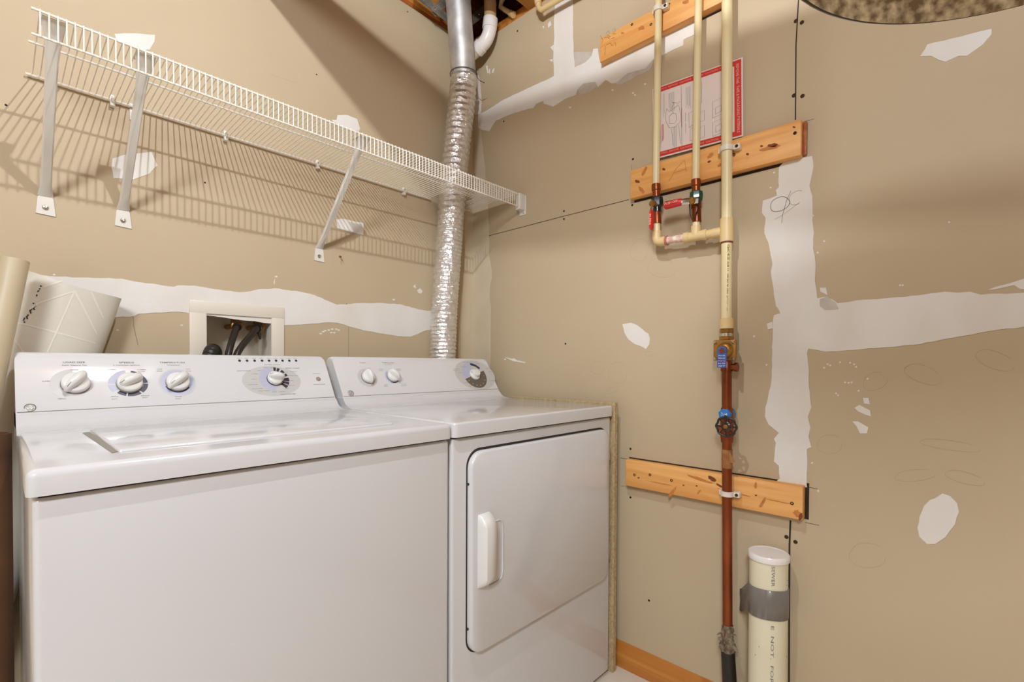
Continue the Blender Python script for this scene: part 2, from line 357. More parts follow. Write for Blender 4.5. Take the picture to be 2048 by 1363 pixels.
patch([(1885,986),(1900,991),(1914,1005),(1918,1023),(1910,1048),(1891,1073),(1870,1087),(1854,1087),(1839,1073),(1835,1054),(1839,1033),(1848,1011),(1860,999),(1870,996)], 'B')
for p in ([(1726,795),(1737,795),(1740,808),(1728,806)], [(1709,815),(1719,809),(1740,820),(1742,832),(1731,829),(1716,822)], [(1705,842),(1716,842),(1737,854),(1734,866),(1720,866),(1713,852)],
          [(1975,580),(1992,573),(2020,566),(2048,557),(2075,552),(2075,578),(2040,578),(2028,570),(1992,578)],
          [(1534,647),(1545,643),(1546,656),(1536,659)], [(1640,575),(1652,575),(1655,590),(1641,583)],
          [(1101,95),(1107,90),(1107,102)],[(1098,120),(1106,118),(1105,124)],
          [(972,132),(975,131),(977,146),(975,147)],[(978,138),(980,138),(980,148),(978,147)],[(985,140),(989,136),(987,146),(984,147)],
          [(1096,48),(1101,42),(1103,50),(1097,56)],[(1085,54),(1088,52),(1088,57)]):
    patch(p, 'B', jag=.0006)
patch([(946,150),(957,150),(960,160),(963,200),(962,226),(946,232)], 'B')
STRIPB = [(940,228),(958,232),(962,262),(966,300),(970,333),(971,366),(976,403),(978,467),(978,511),(983,538),(984,555),(980,570),(979,600),(982,614),(981,715),(980,760),(940,760)]
M['tapestrip'] = mat('taped_corner', srgb(212, 197, 172), .75, col2=srgb(204, 188, 160), nscale=10, spec=.2)
patch(STRIPB, 'B', 'tapestrip', name='corner_tape', th=.0008)
for x, y in ((1700,725),(1708,728),(1712,733),(1690,764),(1697,765),(1703,764),(1672,786),(1676,790),(1735,757),(1717,781),(1655,728),(1660,730),(1648,735),(1680,724),(1533,729),(1624,925),(1636,981),(1009,830),(1010,718),(1508,672),(1426,150),(1424,160),(1626,431),(1548,345),(1541,375),(1800,570),(1805,570),(1898,444),(1635,505),(1648,482),(1140,215),(1225,180),(1266,186),(1270,190),(1290,168)):
    patch([(x-2, y-1), (x+1.5, y-2), (x+2.5, y+1), (x-1, y+2)], 'B', 'mud', .0006, 'compound_fleck', jag=.0004)
line([(975,472),(1120,434),(1258,399)], 'B', .0022, 'gap', 'panel_seam')
line([(1597,0),(1592,90),(1591,240)], 'B', .0030, 'gap', 'panel_seam')
line([(1581,1040),(1579,1090),(1578,1363),(1577,1420)], 'B', .0045, 'gap', 'panel_seam')
line([(1241,915),(1262,919)], 'B', .0015, 'gap', 'panel_seam'); line([(1608,972),(1635,977)], 'B', .0012, 'gap', 'panel_seam'); line([(1610,1044),(1638,1050)], 'B', .0012, 'gap', 'panel_seam')
line([(1241,971),(1252,972)], 'B', .001, 'pencil_dark', 'panel_seam'); line([(1263,330),(1264,350)], 'B', .001, 'pencil_dark'); line([(1608,243),(1628,238)], 'B', .0012, 'pencil_dark')
line([(1202,0),(1203,30),(1204,60)], 'B', .0008, 'pencil'); line([(1210,118),(1212,131)], 'B', .001, 'pencil_dark')
ell(1560,408,20,14,'B',-25,w=.0012,m='pencil_dark',th=.0018); ell(1595,395,18,13,'B',-30,100,330,w=.0009,m='pencil',th=.0018)
line([(1582,382),(1574,400),(1568,420),(1565,432),(1564,446)],'B',.001,'pencil_dark',th=.0018); line([(1549,439),(1566,430),(1582,418),(1600,404)],'B',.0008,'pencil',th=.0018)
for e in ((1279,500,17,24,20),(1323,535,27,20,10),(1846,748,38,18,20),(1750,762,25,18,-20),(1659,888,24,20,0),(1735,1110,36,26,5),(1900,890,60,10,8),(1830,950,40,12,-5),(1930,955,40,12,15),(1235,745,18,22,0),(1224,780,11,6,-20),(1195,735,12,14,0),(1990,720,40,18,20),(1298,707,8,5,0)):
    ell(e[0], e[1], e[2], e[3], 'B', e[4], 0, 320, .0007)
for x, y in ((1128,422),(1128,438),(1007.6,242.6),(1035,62),(1264.6,410),(1266,318),(1261,897),(1261,994),(1131,687),(1298,1200)):
    p = wb(x, y); MB().lathe(p, (-1, 0, 0), [(.0037, 0), (.0037, .0006), (0, .0007)], 10).build('nail_hole', M['screw_hole'], WB)
for x, y in ((1592,42),(1604,45),(1588,191),(1605,192),(1573,1073),(1591,1083)):
    p = wb(x, y); o = MB().lathe(p, (-1, 0, 0), [(.0052, 0), (.0052, .0008), (.0040, .0014), (.0032, .0006), (0, .0005)], 14).build('drywall_screw', M['screw'], WB)
patch([(1009,713),(1016,715),(1024,717),(1028,716),(1034,720),(1052,724),(1050,726),(1034,723),(1026,722),(1018,718)], 'B', jag=.0004)
# wall_back
patch([(-60,547),(85,550),(115,553),(244,557),(271,563),(348,573),(356,570),(389,571),(430,578),(479,584),(501,582),(517,578),(550,576),(599,583),(629,590),(674,609),(721,606),(766,606),(801,608),(824,615),(852,621),(900,625),(900,660),(852,660),(840,665),(822,673),(795,672),(766,667),(725,660),(674,645),(658,644),(633,647),(600,649),(569,650),(378,626),(353,623),(326,625),(277,627),(268,632),(233,634),(100,640),(-60,650)], 'A')
for p in ([(229,68),(260,67),(310,70),(309,83),(299,100),(270,96),(235,84)], [(225,317),(246,310),(303,304),(315,331),(299,347),(267,359),(227,356),(223,334)], [(662,240),(673,240),(675,230),(695,230),(714,238),(720,257),(718,262),(701,261),(684,254)],
          [(672,439),(684,437),(727,446),(726,470),(702,464),(675,456)], [(547,565),(550,556),(549,569)], [(834,580),(840,576),(845,582),(842,587),(836,585)], [(826,573),(830,568),(832,577)]):
    patch(p, 'A')
patch([(920,760),(921,660),(927,560),(930,440),(934,300),(938,150),(950,150),(950,760)], 'A', 'tapestrip', name='corner_tape', th=.0008)
for x, y in ((641,667),(646,663),(650,661),(657,660),(664,658),(672,658),(677,660),(662,665),(668,665),(235,660),(363,650),(787,599),(552,553),(108,549)):
    patch([(x-3, y-1), (x+2, y-2), (x+3, y+1), (x-1, y+1.5)], 'A', 'mud', .0006, 'compound_fleck', jag=.0005)
line([(697,652),(697,715)], 'A', .0012, 'pencil_dark', 'panel_seam'); line([(266,632),(268,655),(276,690)], 'A', .001, 'pencil_dark'); line([(541,149),(593,166)], 'A', .0008, 'pencil'); line([(861,80),(893,99)], 'A', .0008, 'pencil')
for x, y in ((815,23.5),(693,608),(633,149),(410,365),(12,210)):
    MB().lathe(wa(x, y), (0, -1, 0), [(.0024, 0), (.0024, .0006), (0, .0007)], 10).build('nail_hole', M['screw_hole'], WA)
# ================================================================== BOARDS ON THE WALL
BX = -.028
def board(name, tl, bl, tr, br, label, screws=(), knots=(), back=-.0005, x=BX, extend=0):
    "tl..br are the corners of the front face on the plane x"
    P = [onx(*p, x) for p in (tl, bl, br, tr)]
    z1 = (P[0].z+P[3].z)/2; z0 = (P[1].z+P[2].z)/2; ya = (P[0].y+P[1].y)/2; yb = (P[2].y+P[3].y)/2 - extend
    r = thing(name, (-.0005, ya, z0), label, 'board', 'pine boards screwed to the right wall')
    MB().box((x, yb, z0), (back, ya, z1), .003, 2).build('plank', M['board'], r, smooth=25)
    for sx, sy in screws:
        p = onx(sx, sy, x); MB().lathe(p+V((.001, 0, 0)), (-1, 0, 0), [(.0045, 0), (.0045, .0015), (.003, .0022), (.002, .001), (0, .001)], 12).build('screw', M['screw'], r)
    return r, (ya, yb, z0, z1)
B3, b3 = board('pine_board', (1252,918), (1250,970), (1606,973), (1605,1041), 'lowest pine board on the right wall, crossed by the copper pipe', [(1269,949),(1300,949),(1343,960),(1584,1006)])
B2, b2 = board('pine_board', (1261,341), (1260,397), (1600,238), (1604,309), 'middle pine board under the red bordered sheet, with a pencilled A', [(1590,266)])
B1, b1 = board('pine_board', (1199,64), (1200,116), (1458,-46), (1458,7), 'topmost pine board, close to the ceiling, with scribbles on its left end', [(1264,49),(1302,49),(1338,9)], extend=0.0)
# second, darker piece behind the right end of the middle board
p0, p1 = onx(1596, 246, -.006), onx(1614, 310, -.006)
r = thing('backing_block', (-.0004, p0.y, p1.z), 'short reddish wood block behind the right end of the middle board', 'block')

o = MB().box((-.012, p1.y, b2[2]+.004), (-.0004, b2[1]-.0006, b2[3]-.002), .002).build('block', M['joist'], r)
# dark slots cut in the drywall round the boards
def gap(a, c, w=.005): line([a, c], 'B', w, 'gap', 'drywall_gap', th=.0004)
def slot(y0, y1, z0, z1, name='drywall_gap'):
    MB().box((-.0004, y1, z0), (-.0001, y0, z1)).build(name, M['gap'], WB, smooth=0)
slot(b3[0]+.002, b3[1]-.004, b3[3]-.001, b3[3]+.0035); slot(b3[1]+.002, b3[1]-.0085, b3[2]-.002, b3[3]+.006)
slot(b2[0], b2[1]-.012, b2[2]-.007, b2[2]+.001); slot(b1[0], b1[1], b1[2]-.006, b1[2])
def onboard(pts, par, w=.0016, m='stroke', x=BX):
    MB().ribbon([onx(a, c, x) for a, c in pts], w, (-1, 0, 0), .0006).build('pencil_mark', M[m], par, smooth=0)
M['stroke'] = mat('brown_pencil', srgb(120, 62, 24), .7)
M['softstroke'] = mat('faint_pencil', srgb(178, 112, 56), .7)
for p in ([(1201,72),(1206,80),(1203,88)], [(1211,92),(1210,110)], [(1212,68),(1216,62),(1219,66),(1215,70),(1221,74)], [(1225,62),(1229,57),(1231,61),(1226,68),(1232,68)], [(1209,76),(1215,74),(1220,78)], [(1222,78),(1229,75)], [(1213,90),(1220,86),(1226,92)], [(1226,88),(1230,84),(1232,92)]):
    onboard(p, B1, .0011)
for p in ([(1338,362),(1352,338),(1369,320),(1373,343)], [(1349,345),(1372,338)]): onboard(p, B2, .0012, 'softstroke')

def blob(par, x, y, rx, ry, rot=0, m='knot'):
    pts = []
    for k in range(14):
        a = 2*math.pi*k/14; j = 1+random.uniform(-.22, .22); u, w_ = rx*math.cos(a)*j, ry*math.sin(a)*j; c, s_ = math.cos(math.radians(rot)), math.sin(math.radians(rot)); pts.append(onx(x+u*c-w_*s_, y+u*s_+w_*c, BX-.0003))
    b = MB(); b.b.faces.new([b.b.verts.new(q) for q in pts]); b.build('knot' if m == 'knot' else 'grain_mark', M[m], par, smooth=0)
for a in ((1274.5,363,5,3,20),(1327.5,338,3,2.5,0),(1523,292,3,2,0),(1546,291,11,4,-8),(1495,308,3,2.5,0),(1467,309,4,4,0),(1418,323,4,2,-20),(1588,254,3,2,0)): blob(B2, *a)
for a in ((1288,343,10,3,-60),(1283,380,9,3.5,60),(1421,311,9,4,-50),(1540,296,20,4,-12),(1440,330,6,3,-30)): blob(B2, *a, m='faint_knot')
for a in ((1424,957,9,4,35),(1440,971,9,2,28),(1601,1033,4,7,20),(1277,955,2,1.5,0),(1367,970,2,1.5,0),(1393,971,2,1.5,0),(1512,990,2.5,1.5,0)): blob(B3, *a)
for a in ((1345,983,12,3.5,-55),(1398,983,6,2,-45),(1511,970,2.5,7,0),(1525,1005,12,3,-60),(1400,958,30,3,18),(1470,985,34,1.2,14),(1320,966,26,1,12),(1560,1003,30,1,12),(1594,1026,8,6,30)): blob(B3, *a, m='faint_knot')
for a in ((1283,56,7,4,-20),(1372,4,7,4,-20),(1245,66,3,2,0)): blob(B1, *a, m='faint_knot')
# particle board standing between the dryer and the wall
osb = MB().box((-.0595, -.772, 0.0), (-.040, -.30, .908), .0012, 1)
o = osb.build('particle_board', M['osb'], loc=(-.05, -.55, 0)); tag(o, 'raw particle board panel standing on edge between the dryer and the right wall', 'panel')

# ================================================================== WASHER AND DRYER
XR, W, YF, ZT, ZL = -.0671, .686, -.7728, .9004, .8658
FP0, FP1 = V((0, -.158, 1.053)), V((0, -.234, .932)); FV = (FP0-FP1).normalized(); FN = V((1, 0, 0)).cross(FV)   # face frame
FU = V((1, 0, 0))
def fpt(px, py): return onp(px, py, FP1, FN)
def rim_body(b, x0, x1, z0, z1, y0, y1, bev): b.box((x0, y0, z0), (x1, y1, z1), bev, 4); return b
def console(root, x0, x1):
    # wedge with tilted face; profile in y-z
    prof = [(-.114, .8990), (-.113, 1.03), (-.117, 1.050), (-.130, 1.0565), (-.150, 1.0570), (-.158, 1.0530), (-.2340, .9320), (-.2340, .8990)]
    b = MB(); t = bmesh.new(); vs_ = [t.verts.new((x0, y, z)) for y, z in prof]; f = t.faces.new(vs_)
    r = bmesh.ops.extrude_face_region(t, geom=[f]); bmesh.ops.translate(t, vec=(x1-x0, 0, 0), verts=[e for e in r['geom'] if isinstance(e, bmesh.types.BMVert)])
    bmesh.ops.recalc_face_normals(t, faces=t.faces[:])
    top = [e for e in t.edges if abs(e.verts[0].co.x-e.verts[1].co.x) < 1e-6 and min(e.verts[0].co.z, e.verts[1].co.z) > 1.02]
    bmesh.ops.bevel(t, geom=top, offset=.009, segments=4, affect='EDGES', profile=.5)
    b.merge(t)
    return b.build('console', M['panel'], root, smooth=40)
def skirt(root, x0, x1):
    # flared foot of the console, sweeping down to the top deck
    prof = [(-.114, .893), (-.114, .9290), (-.2345, .9300), (-.2425, .9215), (-.2520, .9115), (-.2640, .9055), (-.2800, .9020), (-.3000, .9003), (-.3000, .893)]
    b = MB(); b.prism([(x0, y, z) for y, z in prof], (x1-x0, 0, 0)); return b.build('console_foot', M['enamel'], root, smooth=50)
def ngon(c, ru, rv, n=40): return [c+FU*ru*math.cos(2*math.pi*k/n)+FV*rv*math.sin(2*math.pi*k/n) for k in range(n)]
def disc(b, c, ru, rv, off): vs_ = [b.b.verts.new(p+FN*off) for p in ngon(c, ru, rv)]; b.b.faces.new(vs_); return b
def arc(b, c, r0, r1, a0, a1, off, kx=1.0):
    n = max(2, int(abs(a1-a0)/6)); A = []
    for r in (r0, r1): A.append([b.b.verts.new(c+FU*r*kx*math.cos(math.radians(a0+(a1-a0)*i/n))+FV*r*math.sin(math.radians(a0+(a1-a0)*i/n))+FN*off) for i in range(n+1)])
    for i in range(n): b.b.faces.new((A[0][i], A[1][i], A[1][i+1], A[0][i+1]))
    return b
def knob(root, c, R, ang, name='knob', fin=True, skirtm='knobgrey'):
    "round base with a tall tapered grip ridge pointing at ang degrees on the face"
    k = MB().lathe(c, FN, [(R*.97, .0006), (R*.97, .003), (R, .0045), (R, .0085), (R*.96, .0125), (R*.86, .0145), (0, .0155)], 40).build(name, M['plastic'], root, smooth=50)
    MB().lathe(c, FN, [(R*1.03, .0004), (R*1.03, .0028), (R*.9, .003)], 40).build('knob_skirt', M[skirtm], k)
    a = math.radians(ang); d = FU*math.cos(a)+FV*math.sin(a); q = FN.cross(d)
    b = MB(); rings = []
    for s_, hw, h in ((-1.16 if fin else -.90, .08, .012), (-1.04 if fin else -.86, .18, .022), (-.7, .27, .029), (-.2, .34, .033), (.3, .35, .033), (.7, .31, .031), (.95, .24, .026), (1.08, .10, .016)):
        cc = c+d*R*s_; w_ = R*hw
        rings.append([cc-q*w_*1.25+FN*.008, cc-q*w_+FN*(h-.004), cc-q*w_*.6+FN*h, cc+q*w_*.6+FN*h, cc+q*w_+FN*(h-.004), cc+q*w_*1.25+FN*.008])
    b.rings(rings).build('grip', M['plastic'], k, smooth=60)
    MB().ribbon([c-d*R*1.05+FN*.0195 if False else c-d*R*1.0+FN*.0240, c-d*R*.6+FN*.0302], .0009, FN, .0004).build('pointer_line', M['inkdark'], k, smooth=0)
    return k
def badge(root, c, R):
    g = MB(); g.lathe(c, FN, [(R, .0002), (R, .0012), (R*.9, .0016), (R*.86, .0010), (R*.84, .0004), (R*.9, .0002)], 32, False)
    g.text('GE', c+FN*.0006, FU, FV, R*1.5, R*1.15, bold=.01)
    for k in range(4):
        a = math.radians(45+90*k); g.tube([c+FU*R*.62*math.cos(a+s_)+FV*R*.62*math.sin(a+s_)+FN*.0009 for s_ in (-.5, 0, .5)], R*.045, 6)
    return g.build('round_badge', M['badge'], root)
def lettering(root, items, m='ink', name='panel_lettering', off=.0005):
    for it in items:
        txt, px, py, size = it[:4]; wd = it[4] if len(it) > 4 else None
        c = fpt(px, py); width = None
        if wd: width = (fpt(px+wd/2, py)-fpt(px-wd/2, py)).length
        MB().text(txt, c, FU, FV, size, width, off=off, bold=.012).build(name, M[m], root, smooth=0)
def span(x0, x1, y): return (fpt(x1, y)-fpt(x0, y)).length/2

# ---------------- washer
WX0, WX1 = XR-2*W-.005, XR-W-.005
washer = thing('washing_machine', ((WX0+WX1)/2, -.45, 0), 'white top-loading washer with three round dials and a cycle knob, left of the dryer', 'washing machine')
BY = -.113
rim_body(MB(), WX0+.006, WX1-.002, .012, ZL-.003, YF+.008, BY, .008).build('cabinet', M['enamel'], washer, smooth=40)
# top deck with a well for the lid
lx0, lx1, ly0, ly1 = onz(169, 865, ZT).x, onz(803, 850, ZT).x, onz(226, 905, ZT).y-.004, onz(169, 865, ZT).y
deck = MB(); t = bmesh.new(); bmesh.ops.create_cube(t, size=1)
for v in t.verts: v.co = V(((v.co.x+.5)*(WX1-WX0)+WX0, (v.co.y+.5)*(BY-YF)+YF, (v.co.z+.5)*(ZT-ZL)+ZL))
bmesh.ops.bevel(t, geom=[e for e in t.edges if max(e.verts[0].co.z, e.verts[1].co.z) > ZL+.001], offset=.011, segments=5, affect='EDGES', profile=.5)
deck.merge(t); deck.build('top_deck', M['enamel'], washer, smooth=50)
MB().box((WX0+.012, YF+.012, ZL-.004), (WX1-.012, BY, ZL+.001)).build('deck_gap', M['gap'], washer, smooth=0)
lid = MB().box((lx0+.011, ly0, ZT-.003), (lx1-.004, ly1+.03, ZT+.0045), .004, 3).build('lid', M['enamel'], washer, smooth=50)
MB().prism([(lx0-.003, ly1, ZT+.0004), (lx0+.008, ly1+.006, ZT+.0004), (lx0+.016, ly0+.012, ZT+.0004), (lx0+.003, ly0, ZT+.0004)], (0, 0, .0003)).build('lid_slot', M['knobgrey'], lid, smooth=0)
MB().prism([(lx1-.004, ly1, ZT+.0004), (lx1+.001, ly1, ZT+.0004), (lx1+.001, ly0+.02, ZT+.0004), (lx1-.004, ly0+.02, ZT+.0004)], (0, 0, .0003)).build('lid_slot', M['ringgrey'], lid, smooth=0)
skirt(washer, WX0+.001, WX1-.008)
wc = console(washer, WX0+.001, WX1-.010)
MB().box((WX0+.003, -.2335, .9285), (WX1-.012, -.12, .9345)).build('console_seam', M['knobgrey'], washer, smooth=0)
KC = [fpt(151, 768), fpt(259, 767), fpt(355, 765)]
KR = [span(121, 182, 768), span(233, 286, 768), span(330, 379, 765)]
print('knob radii', KR, 'lid', lx0, lx1, ly0, ly1)
kr = .0245
def seg(par, name, m, *a): return arc(MB(), *a).build(name, M[m], par, smooth=0)
seg(wc, 'grey_segment', 'ringgrey', KC[0], kr, kr*1.62, 95, 196, .0003, 1.05); seg(wc, 'grey_segment', 'ringgrey', KC[0], kr, kr*1.62, 206, 240, .0003, 1.05)
seg(wc, 'lavender_segment', 'lav', KC[1], kr, kr*1.52, 98, 178, .0003, 1.05); seg(wc, 'lavender_segment', 'lav', KC[1], kr, kr*1.52, 184, 215, .0003, 1.05); seg(wc, 'lavender_ring', 'lav', KC[2], kr, kr*1.45, 0, 360, .0003); seg(wc, 'grey_ring', 'ringgrey', KC[2], kr*1.45, kr*1.6, 0, 360, .0003)
seg(wc, 'dark_segment', 'ringnavy', KC[1], kr*1.02, kr*1.45, 62, 82, .0004, 1.05)
for a0, a1 in ((-48, -2), (4, 40), (-100, -54), (225, 255)): seg(wc, 'dark_segment', 'ringnavy', KC[1], kr*1.02, kr*1.36, a0, a1, .0004, 1.05)
seg(wc, 'dark_segment', 'ringnavy', KC[2], kr*.98, kr*1.14, 200, 330, .0005)
for c, ang in zip(KC, (50, 28, 40)):
    knob(wc, c, kr, ang, fin=ang != 28)
# cycle dial
dc = fpt(547, 760); eh = span(486, 603, 761)
b = MB(); disc(b, fpt(545, 761), eh, (fpt(545, 732)-fpt(545, 791)).length/2, .0002); b.build('dial_oval', M['ringgrey'], wc, smooth=0)
dR = span(515, 577, 760)*.98; kc = fpt(549, 758); kR = .0205; print('dial', dR, eh)
for i in range(8): seg(wc, 'lavender_segment', 'lav', kc, kR, dR, 92+i*22, 92+i*22+20, .0005)
for a0, a1 in ((73, 84), (58, 69), (34, 50), (14, 28), (-12, 6), (-30, -16), (-50, -34)): seg(wc, 'dark_segment', 'inkdark', kc, kR*1.08, dR*.98, a0, a1, .0005)
knob(wc, kc, kR, -12, 'cycle_knob', fin=False, skirtm='ringnavy')
lettering(wc, [('LOAD SIZE', 148, 724.5, .0062, 44), ('SPEEDS', 253, 725, .0062, 30), ('TEMPERATURE', 345, 725, .0062, 51)], 'ink')
lettering(wc, [('Super Capacity Plus', 149, 730, .0032, 50), ('2 wash/spin options', 253, 730, .0032, 53), ('Wash/Rinse', 347, 730, .0032, 26),
    ('LARGE', 149, 739.5, .0032, 17), ('MEDIUM', 176, 742, .0032, 17), ('SUPER', 92, 762, .0032, 17), ('SMALL', 124, 797, .0032, 17),
    ('NORMAL', 223, 739, .003, 20), ('FAST', 223, 743, .003, 12), ('NORMAL', 283, 739, .003, 18), ('SLOW', 283, 743, .003, 14), ('GENTLE', 229, 793, .003, 15), ('SLOW', 229, 797.5, .003, 12), ('GENTLE', 290, 791, .003, 17), ('FAST', 290, 795, .003, 11),
    ('COLD', 319, 738, .003, 11), ('COLD', 319, 742, .003, 12), ('HOT', 376, 738, .003, 9), ('COLD', 377, 742, .003, 11), ('WARM', 356, 793, .003, 14), ('COLD', 356, 797, .003, 11),
    ('COTTONS', 487, 741.5, .0042, 27), ('EASY CARE', 585, 736, .0042, 27), ('DELICATES', 576, 788, .0042, 30), ('EXTRA WASH', 545, 729, .0032, 32),
    ('HEAVY', 519, 741, .0028, 9), ('NORMAL', 510, 747.5, .0028, 14), ('LIGHT', 508, 758, .0028, 11), ('SOAK', 506, 769, .0028, 21), ('SECOND RINSE', 515, 777, .0028, 22), ('PRE WASH', 528, 781.5, .0028, 22), ('OFF', 549, 783.5, .0028, 9), ('GENTLE', 565, 783, .0028, 13), ('SPIN', 574, 777, .0028, 8),
    ('REGULAR', 582, 770.5, .0028, 14), ('SHORT', 583, 761, .0028, 10), ('NORMAL SOIL', 586, 751, .0028, 20), ('HEAVY', 532, 735, .0028, 10), ('MEDIUM', 546, 735, .0028, 10), ('LIGHT', 558, 737, .0028, 8), ('RINSE', 571, 744, .0028, 9), ('CASUALS', 587, 743, .0028, 14),
    ('START', 633, 747, .0036, 14), ('STATUS', 638.5, 768.5, .0034, 23)], 'ink', 'small_lettering')
for i, px in enumerate((479, 494, 509, 524, 538, 552, 565, 578.5, 592)):
    c = fpt(px, 721); MB().lathe(c, FN, [(.0036, .0002), (.0036, .0008), (.003, .0010), (0, .0011)], 16).build('indicator_light', M['black'], wc)
lettering(wc, [(s_, px, 716.7, .0024, 7) for s_, px in (('FILL', 477.5), ('WASH', 493), ('RINSE', 508), ('SPIN', 522), ('LID', 537), ('LOCK', 551), ('DELAY', 563.5), ('DONE', 577), ('END', 590))], 'ink', 'indicator_lettering')
c = fpt(636.5, 757.5); MB().lathe(c, FN, [(.0070, .0002), (.0070, .0012), (.0062, .0016), (.0060, .0009), (.0052, .0022), (0, .0026)], 24).build('round_button', M['button'], wc)
badge(wc, fpt(60, 815), .0090)

# ---------------- dryer
DX0, DX1 = XR-W, XR
dryer = thing('clothes_dryer', ((DX0+DX1)/2, -.45, 0), 'white front-loading dryer with a closed square door, beside the right wall', 'dryer')
rim_body(MB(), DX0+.002, DX1-.003, .012, ZL-.004, YF+.010, BY, .007).build('cabinet', M['enamel'], dryer, smooth=40)
t = bmesh.new(); bmesh.ops.create_cube(t, size=1)
for v in t.verts: v.co = V(((v.co.x+.5)*(DX1-DX0-.002)+DX0+.001, (v.co.y+.5)*(BY-YF)+YF, (v.co.z+.5)*(ZT-ZL)+ZL))
bmesh.ops.bevel(t, geom=[e for e in t.edges if abs(e.verts[0].co.z-e.verts[1].co.z) > .01 and min(e.verts[0].co.y, e.verts[1].co.y) < -.5], offset=.014, segments=5, affect='EDGES', profile=.5)
bmesh.ops.bevel(t, geom=[e for e in t.edges if min(e.verts[0].co.z, e.verts[1].co.z) > ZT-.0005], offset=.006, segments=4, affect='EDGES', profile=.5)
d = MB(); d.merge(t); d.build('top_panel', M['enamel'], dryer, smooth=50)
MB().box((DX0+.010, YF+.014, ZL-.006), (DX1-.010, BY, ZL+.001)).build('deck_gap', M['gap'], dryer, smooth=0)
skirt(dryer, DX0+.009, DX1-.001)
dcn = console(dryer, DX0+.011, DX1-.001)
MB().box((DX0+.013, -.2335, .9285), (DX1-.003, -.12, .9345)).build('console_seam', M['knobgrey'], dryer, smooth=0)
# door
yd = YF+.010
q0, q1 = ony(938, 1000, yd-.006).x, ony(1214, 1000, yd-.006).x; zt_, zb_ = ony(1000, 893.5, yd-.006).z, ony(1010, 1271, yd-.006).z
print('door', q0, q1, zb_, zt_)
def rrect(x0, x1, z0, z1, y, r, n=7):
    out = []
    for cx, cz, a0 in ((x1-r, z1-r, 0), (x0+r, z1-r, 90), (x0+r, z0+r, 180), (x1-r, z0+r, 270)):
        for k in range(n+1):
            a = math.radians(a0+90*k/n); out.append(V((cx+r*math.cos(a), y, cz+r*math.sin(a))))
    return out
MB().rings([rrect(q0-.004, q1+.002, zb_-.003, zt_+.006, yd+.002, .042), rrect(q0-.004, q1+.002, zb_-.003, zt_+.006, yd-.0006, .042)]).build('door_gap', M['gap'], dryer, smooth=0)
door = MB().rings([rrect(q0, q1, zb_, zt_, yd+.001, .040), rrect(q0, q1, zb_, zt_, yd-.010, .040), rrect(q0+.0015, q1-.0015, zb_+.0015, zt_-.0015, yd-.0135, .039), rrect(q0+.006, q1-.006, zb_+.006, zt_-.006, yd-.016, .035)]).build('door', M['enamel'], dryer, smooth=50)
yo = yd-.016
ha, hb = ony(967, 1040, yo-.02), ony(991, 1030, yo-.02); hz1, hz0 = ony(980, 1027, yo-.015).z, ony(980, 1173, yo-.015).z
rr = []
for f_, sx, dep in ((0, 1, .0005), (.02, 1, .010), (.08, 1, .022), (.16, 1, .028), (.84, 1, .028), (.92, 1, .022), (.98, 1, .010), (1, 1, .0005)):
    z = hz0+(hz1-hz0)*f_; x0_, x1_ = ha.x, hb.x; y_ = yo-dep
    rr.append([V((x0_, yo+.001, z)), V((x0_+.001, yo-dep*.55, z)), V((x0_+.006, y_, z)), V(((x0_+x1_)/2, y_-.0015, z)), V((x1_-.002, y_+.001, z)), V((x1_, y_+.004, z)), V((x1_, yo+.001, z))])
MB().rings(rr).build('door_handle', M['plastic'], door, smooth=50)
# shallow scooped recess right of the handle
rx1 = ony(1005, 1090, yo).x; rz1, rz0 = ony(1003, 1037, yo).z, ony(1003, 1158, yo).z
MB().tube([V((hb.x-.002, yo-.0008, rz1)), V((rx1-.012, yo-.0008, rz1)), V((rx1-.003, yo-.0008, rz1-.006)), V((rx1, yo-.0008, rz1-.016)), V((rx1, yo-.0008, rz0+.02)), V((rx1-.004, yo-.0008, rz0+.007)), V((rx1-.014, yo-.0008, rz0)), V((hb.x-.002, yo-.0008, rz0-.002))], .0022, 8).build('handle_recess_rim', M['enamel'], door)
for z in (onx(1214, 905, q1).z*0+ony(1214, 905, yo).z, ony(1214, 1105, yo).z):
    MB().box((q1-.001, yo+.001, z-.026), (q1+.0035, yo+.009, z+.026), .001).build('hinge', M['chrome'], door)
for py in (966, 1253):
    p = ony(940, py, yd-.001); MB().sphere((q0-.001, yd-.004, p.z), .0032, 10).build('latch_stud', M['gap'], door)
k1, k2, k3 = fpt(735, 755), fpt(785, 753), fpt(949, 749)
b = MB(); arc(b, k1, .018, .034, 0, 360, .0003); b.build('pale_ring', M['ringgrey'], dcn, smooth=0)
b = MB(); arc(b, k2, .018, .028, 120, 260, .0003); b.build('lavender_ring', M['lav'], dcn, smooth=0)
b = MB(); arc(b, k2, .018, .0245, 240, 330, .0003); b.build('dark_ring', M['ringnavy'], dcn, smooth=0)
o1 = knob(dcn, k1, .0215, 100); o2 = knob(dcn, k2, .0215, 130)
eh = span(913, 990, 750); ev = (fpt(950, 722)-fpt(950, 776)).length/2; R3 = span(928, 973, 749); print('dryer dial', eh, ev, R3)
b = MB(); disc(b, fpt(951, 749), eh, ev, .0002); b.build('dial_oval', M['ringgrey'], dcn, smooth=0)
seg(dcn, 'lavender_segment', 'lav', k3, .024, R3, 92, 195, .0004); seg(dcn, 'lavender_segment', 'lav', k3, R3*.9, R3, 30, 90, .0004)
b = MB(); arc(b, k3, R3*.72, R3*.9, 35, 90, .0005); b.build('dark_ring', M['ringnavy'], dcn, smooth=0)
b = MB(); arc(b, k3, .024, R3, 198, 378, .0004); b.build('taupe_ring', M['ringtaupe'], dcn, smooth=0)
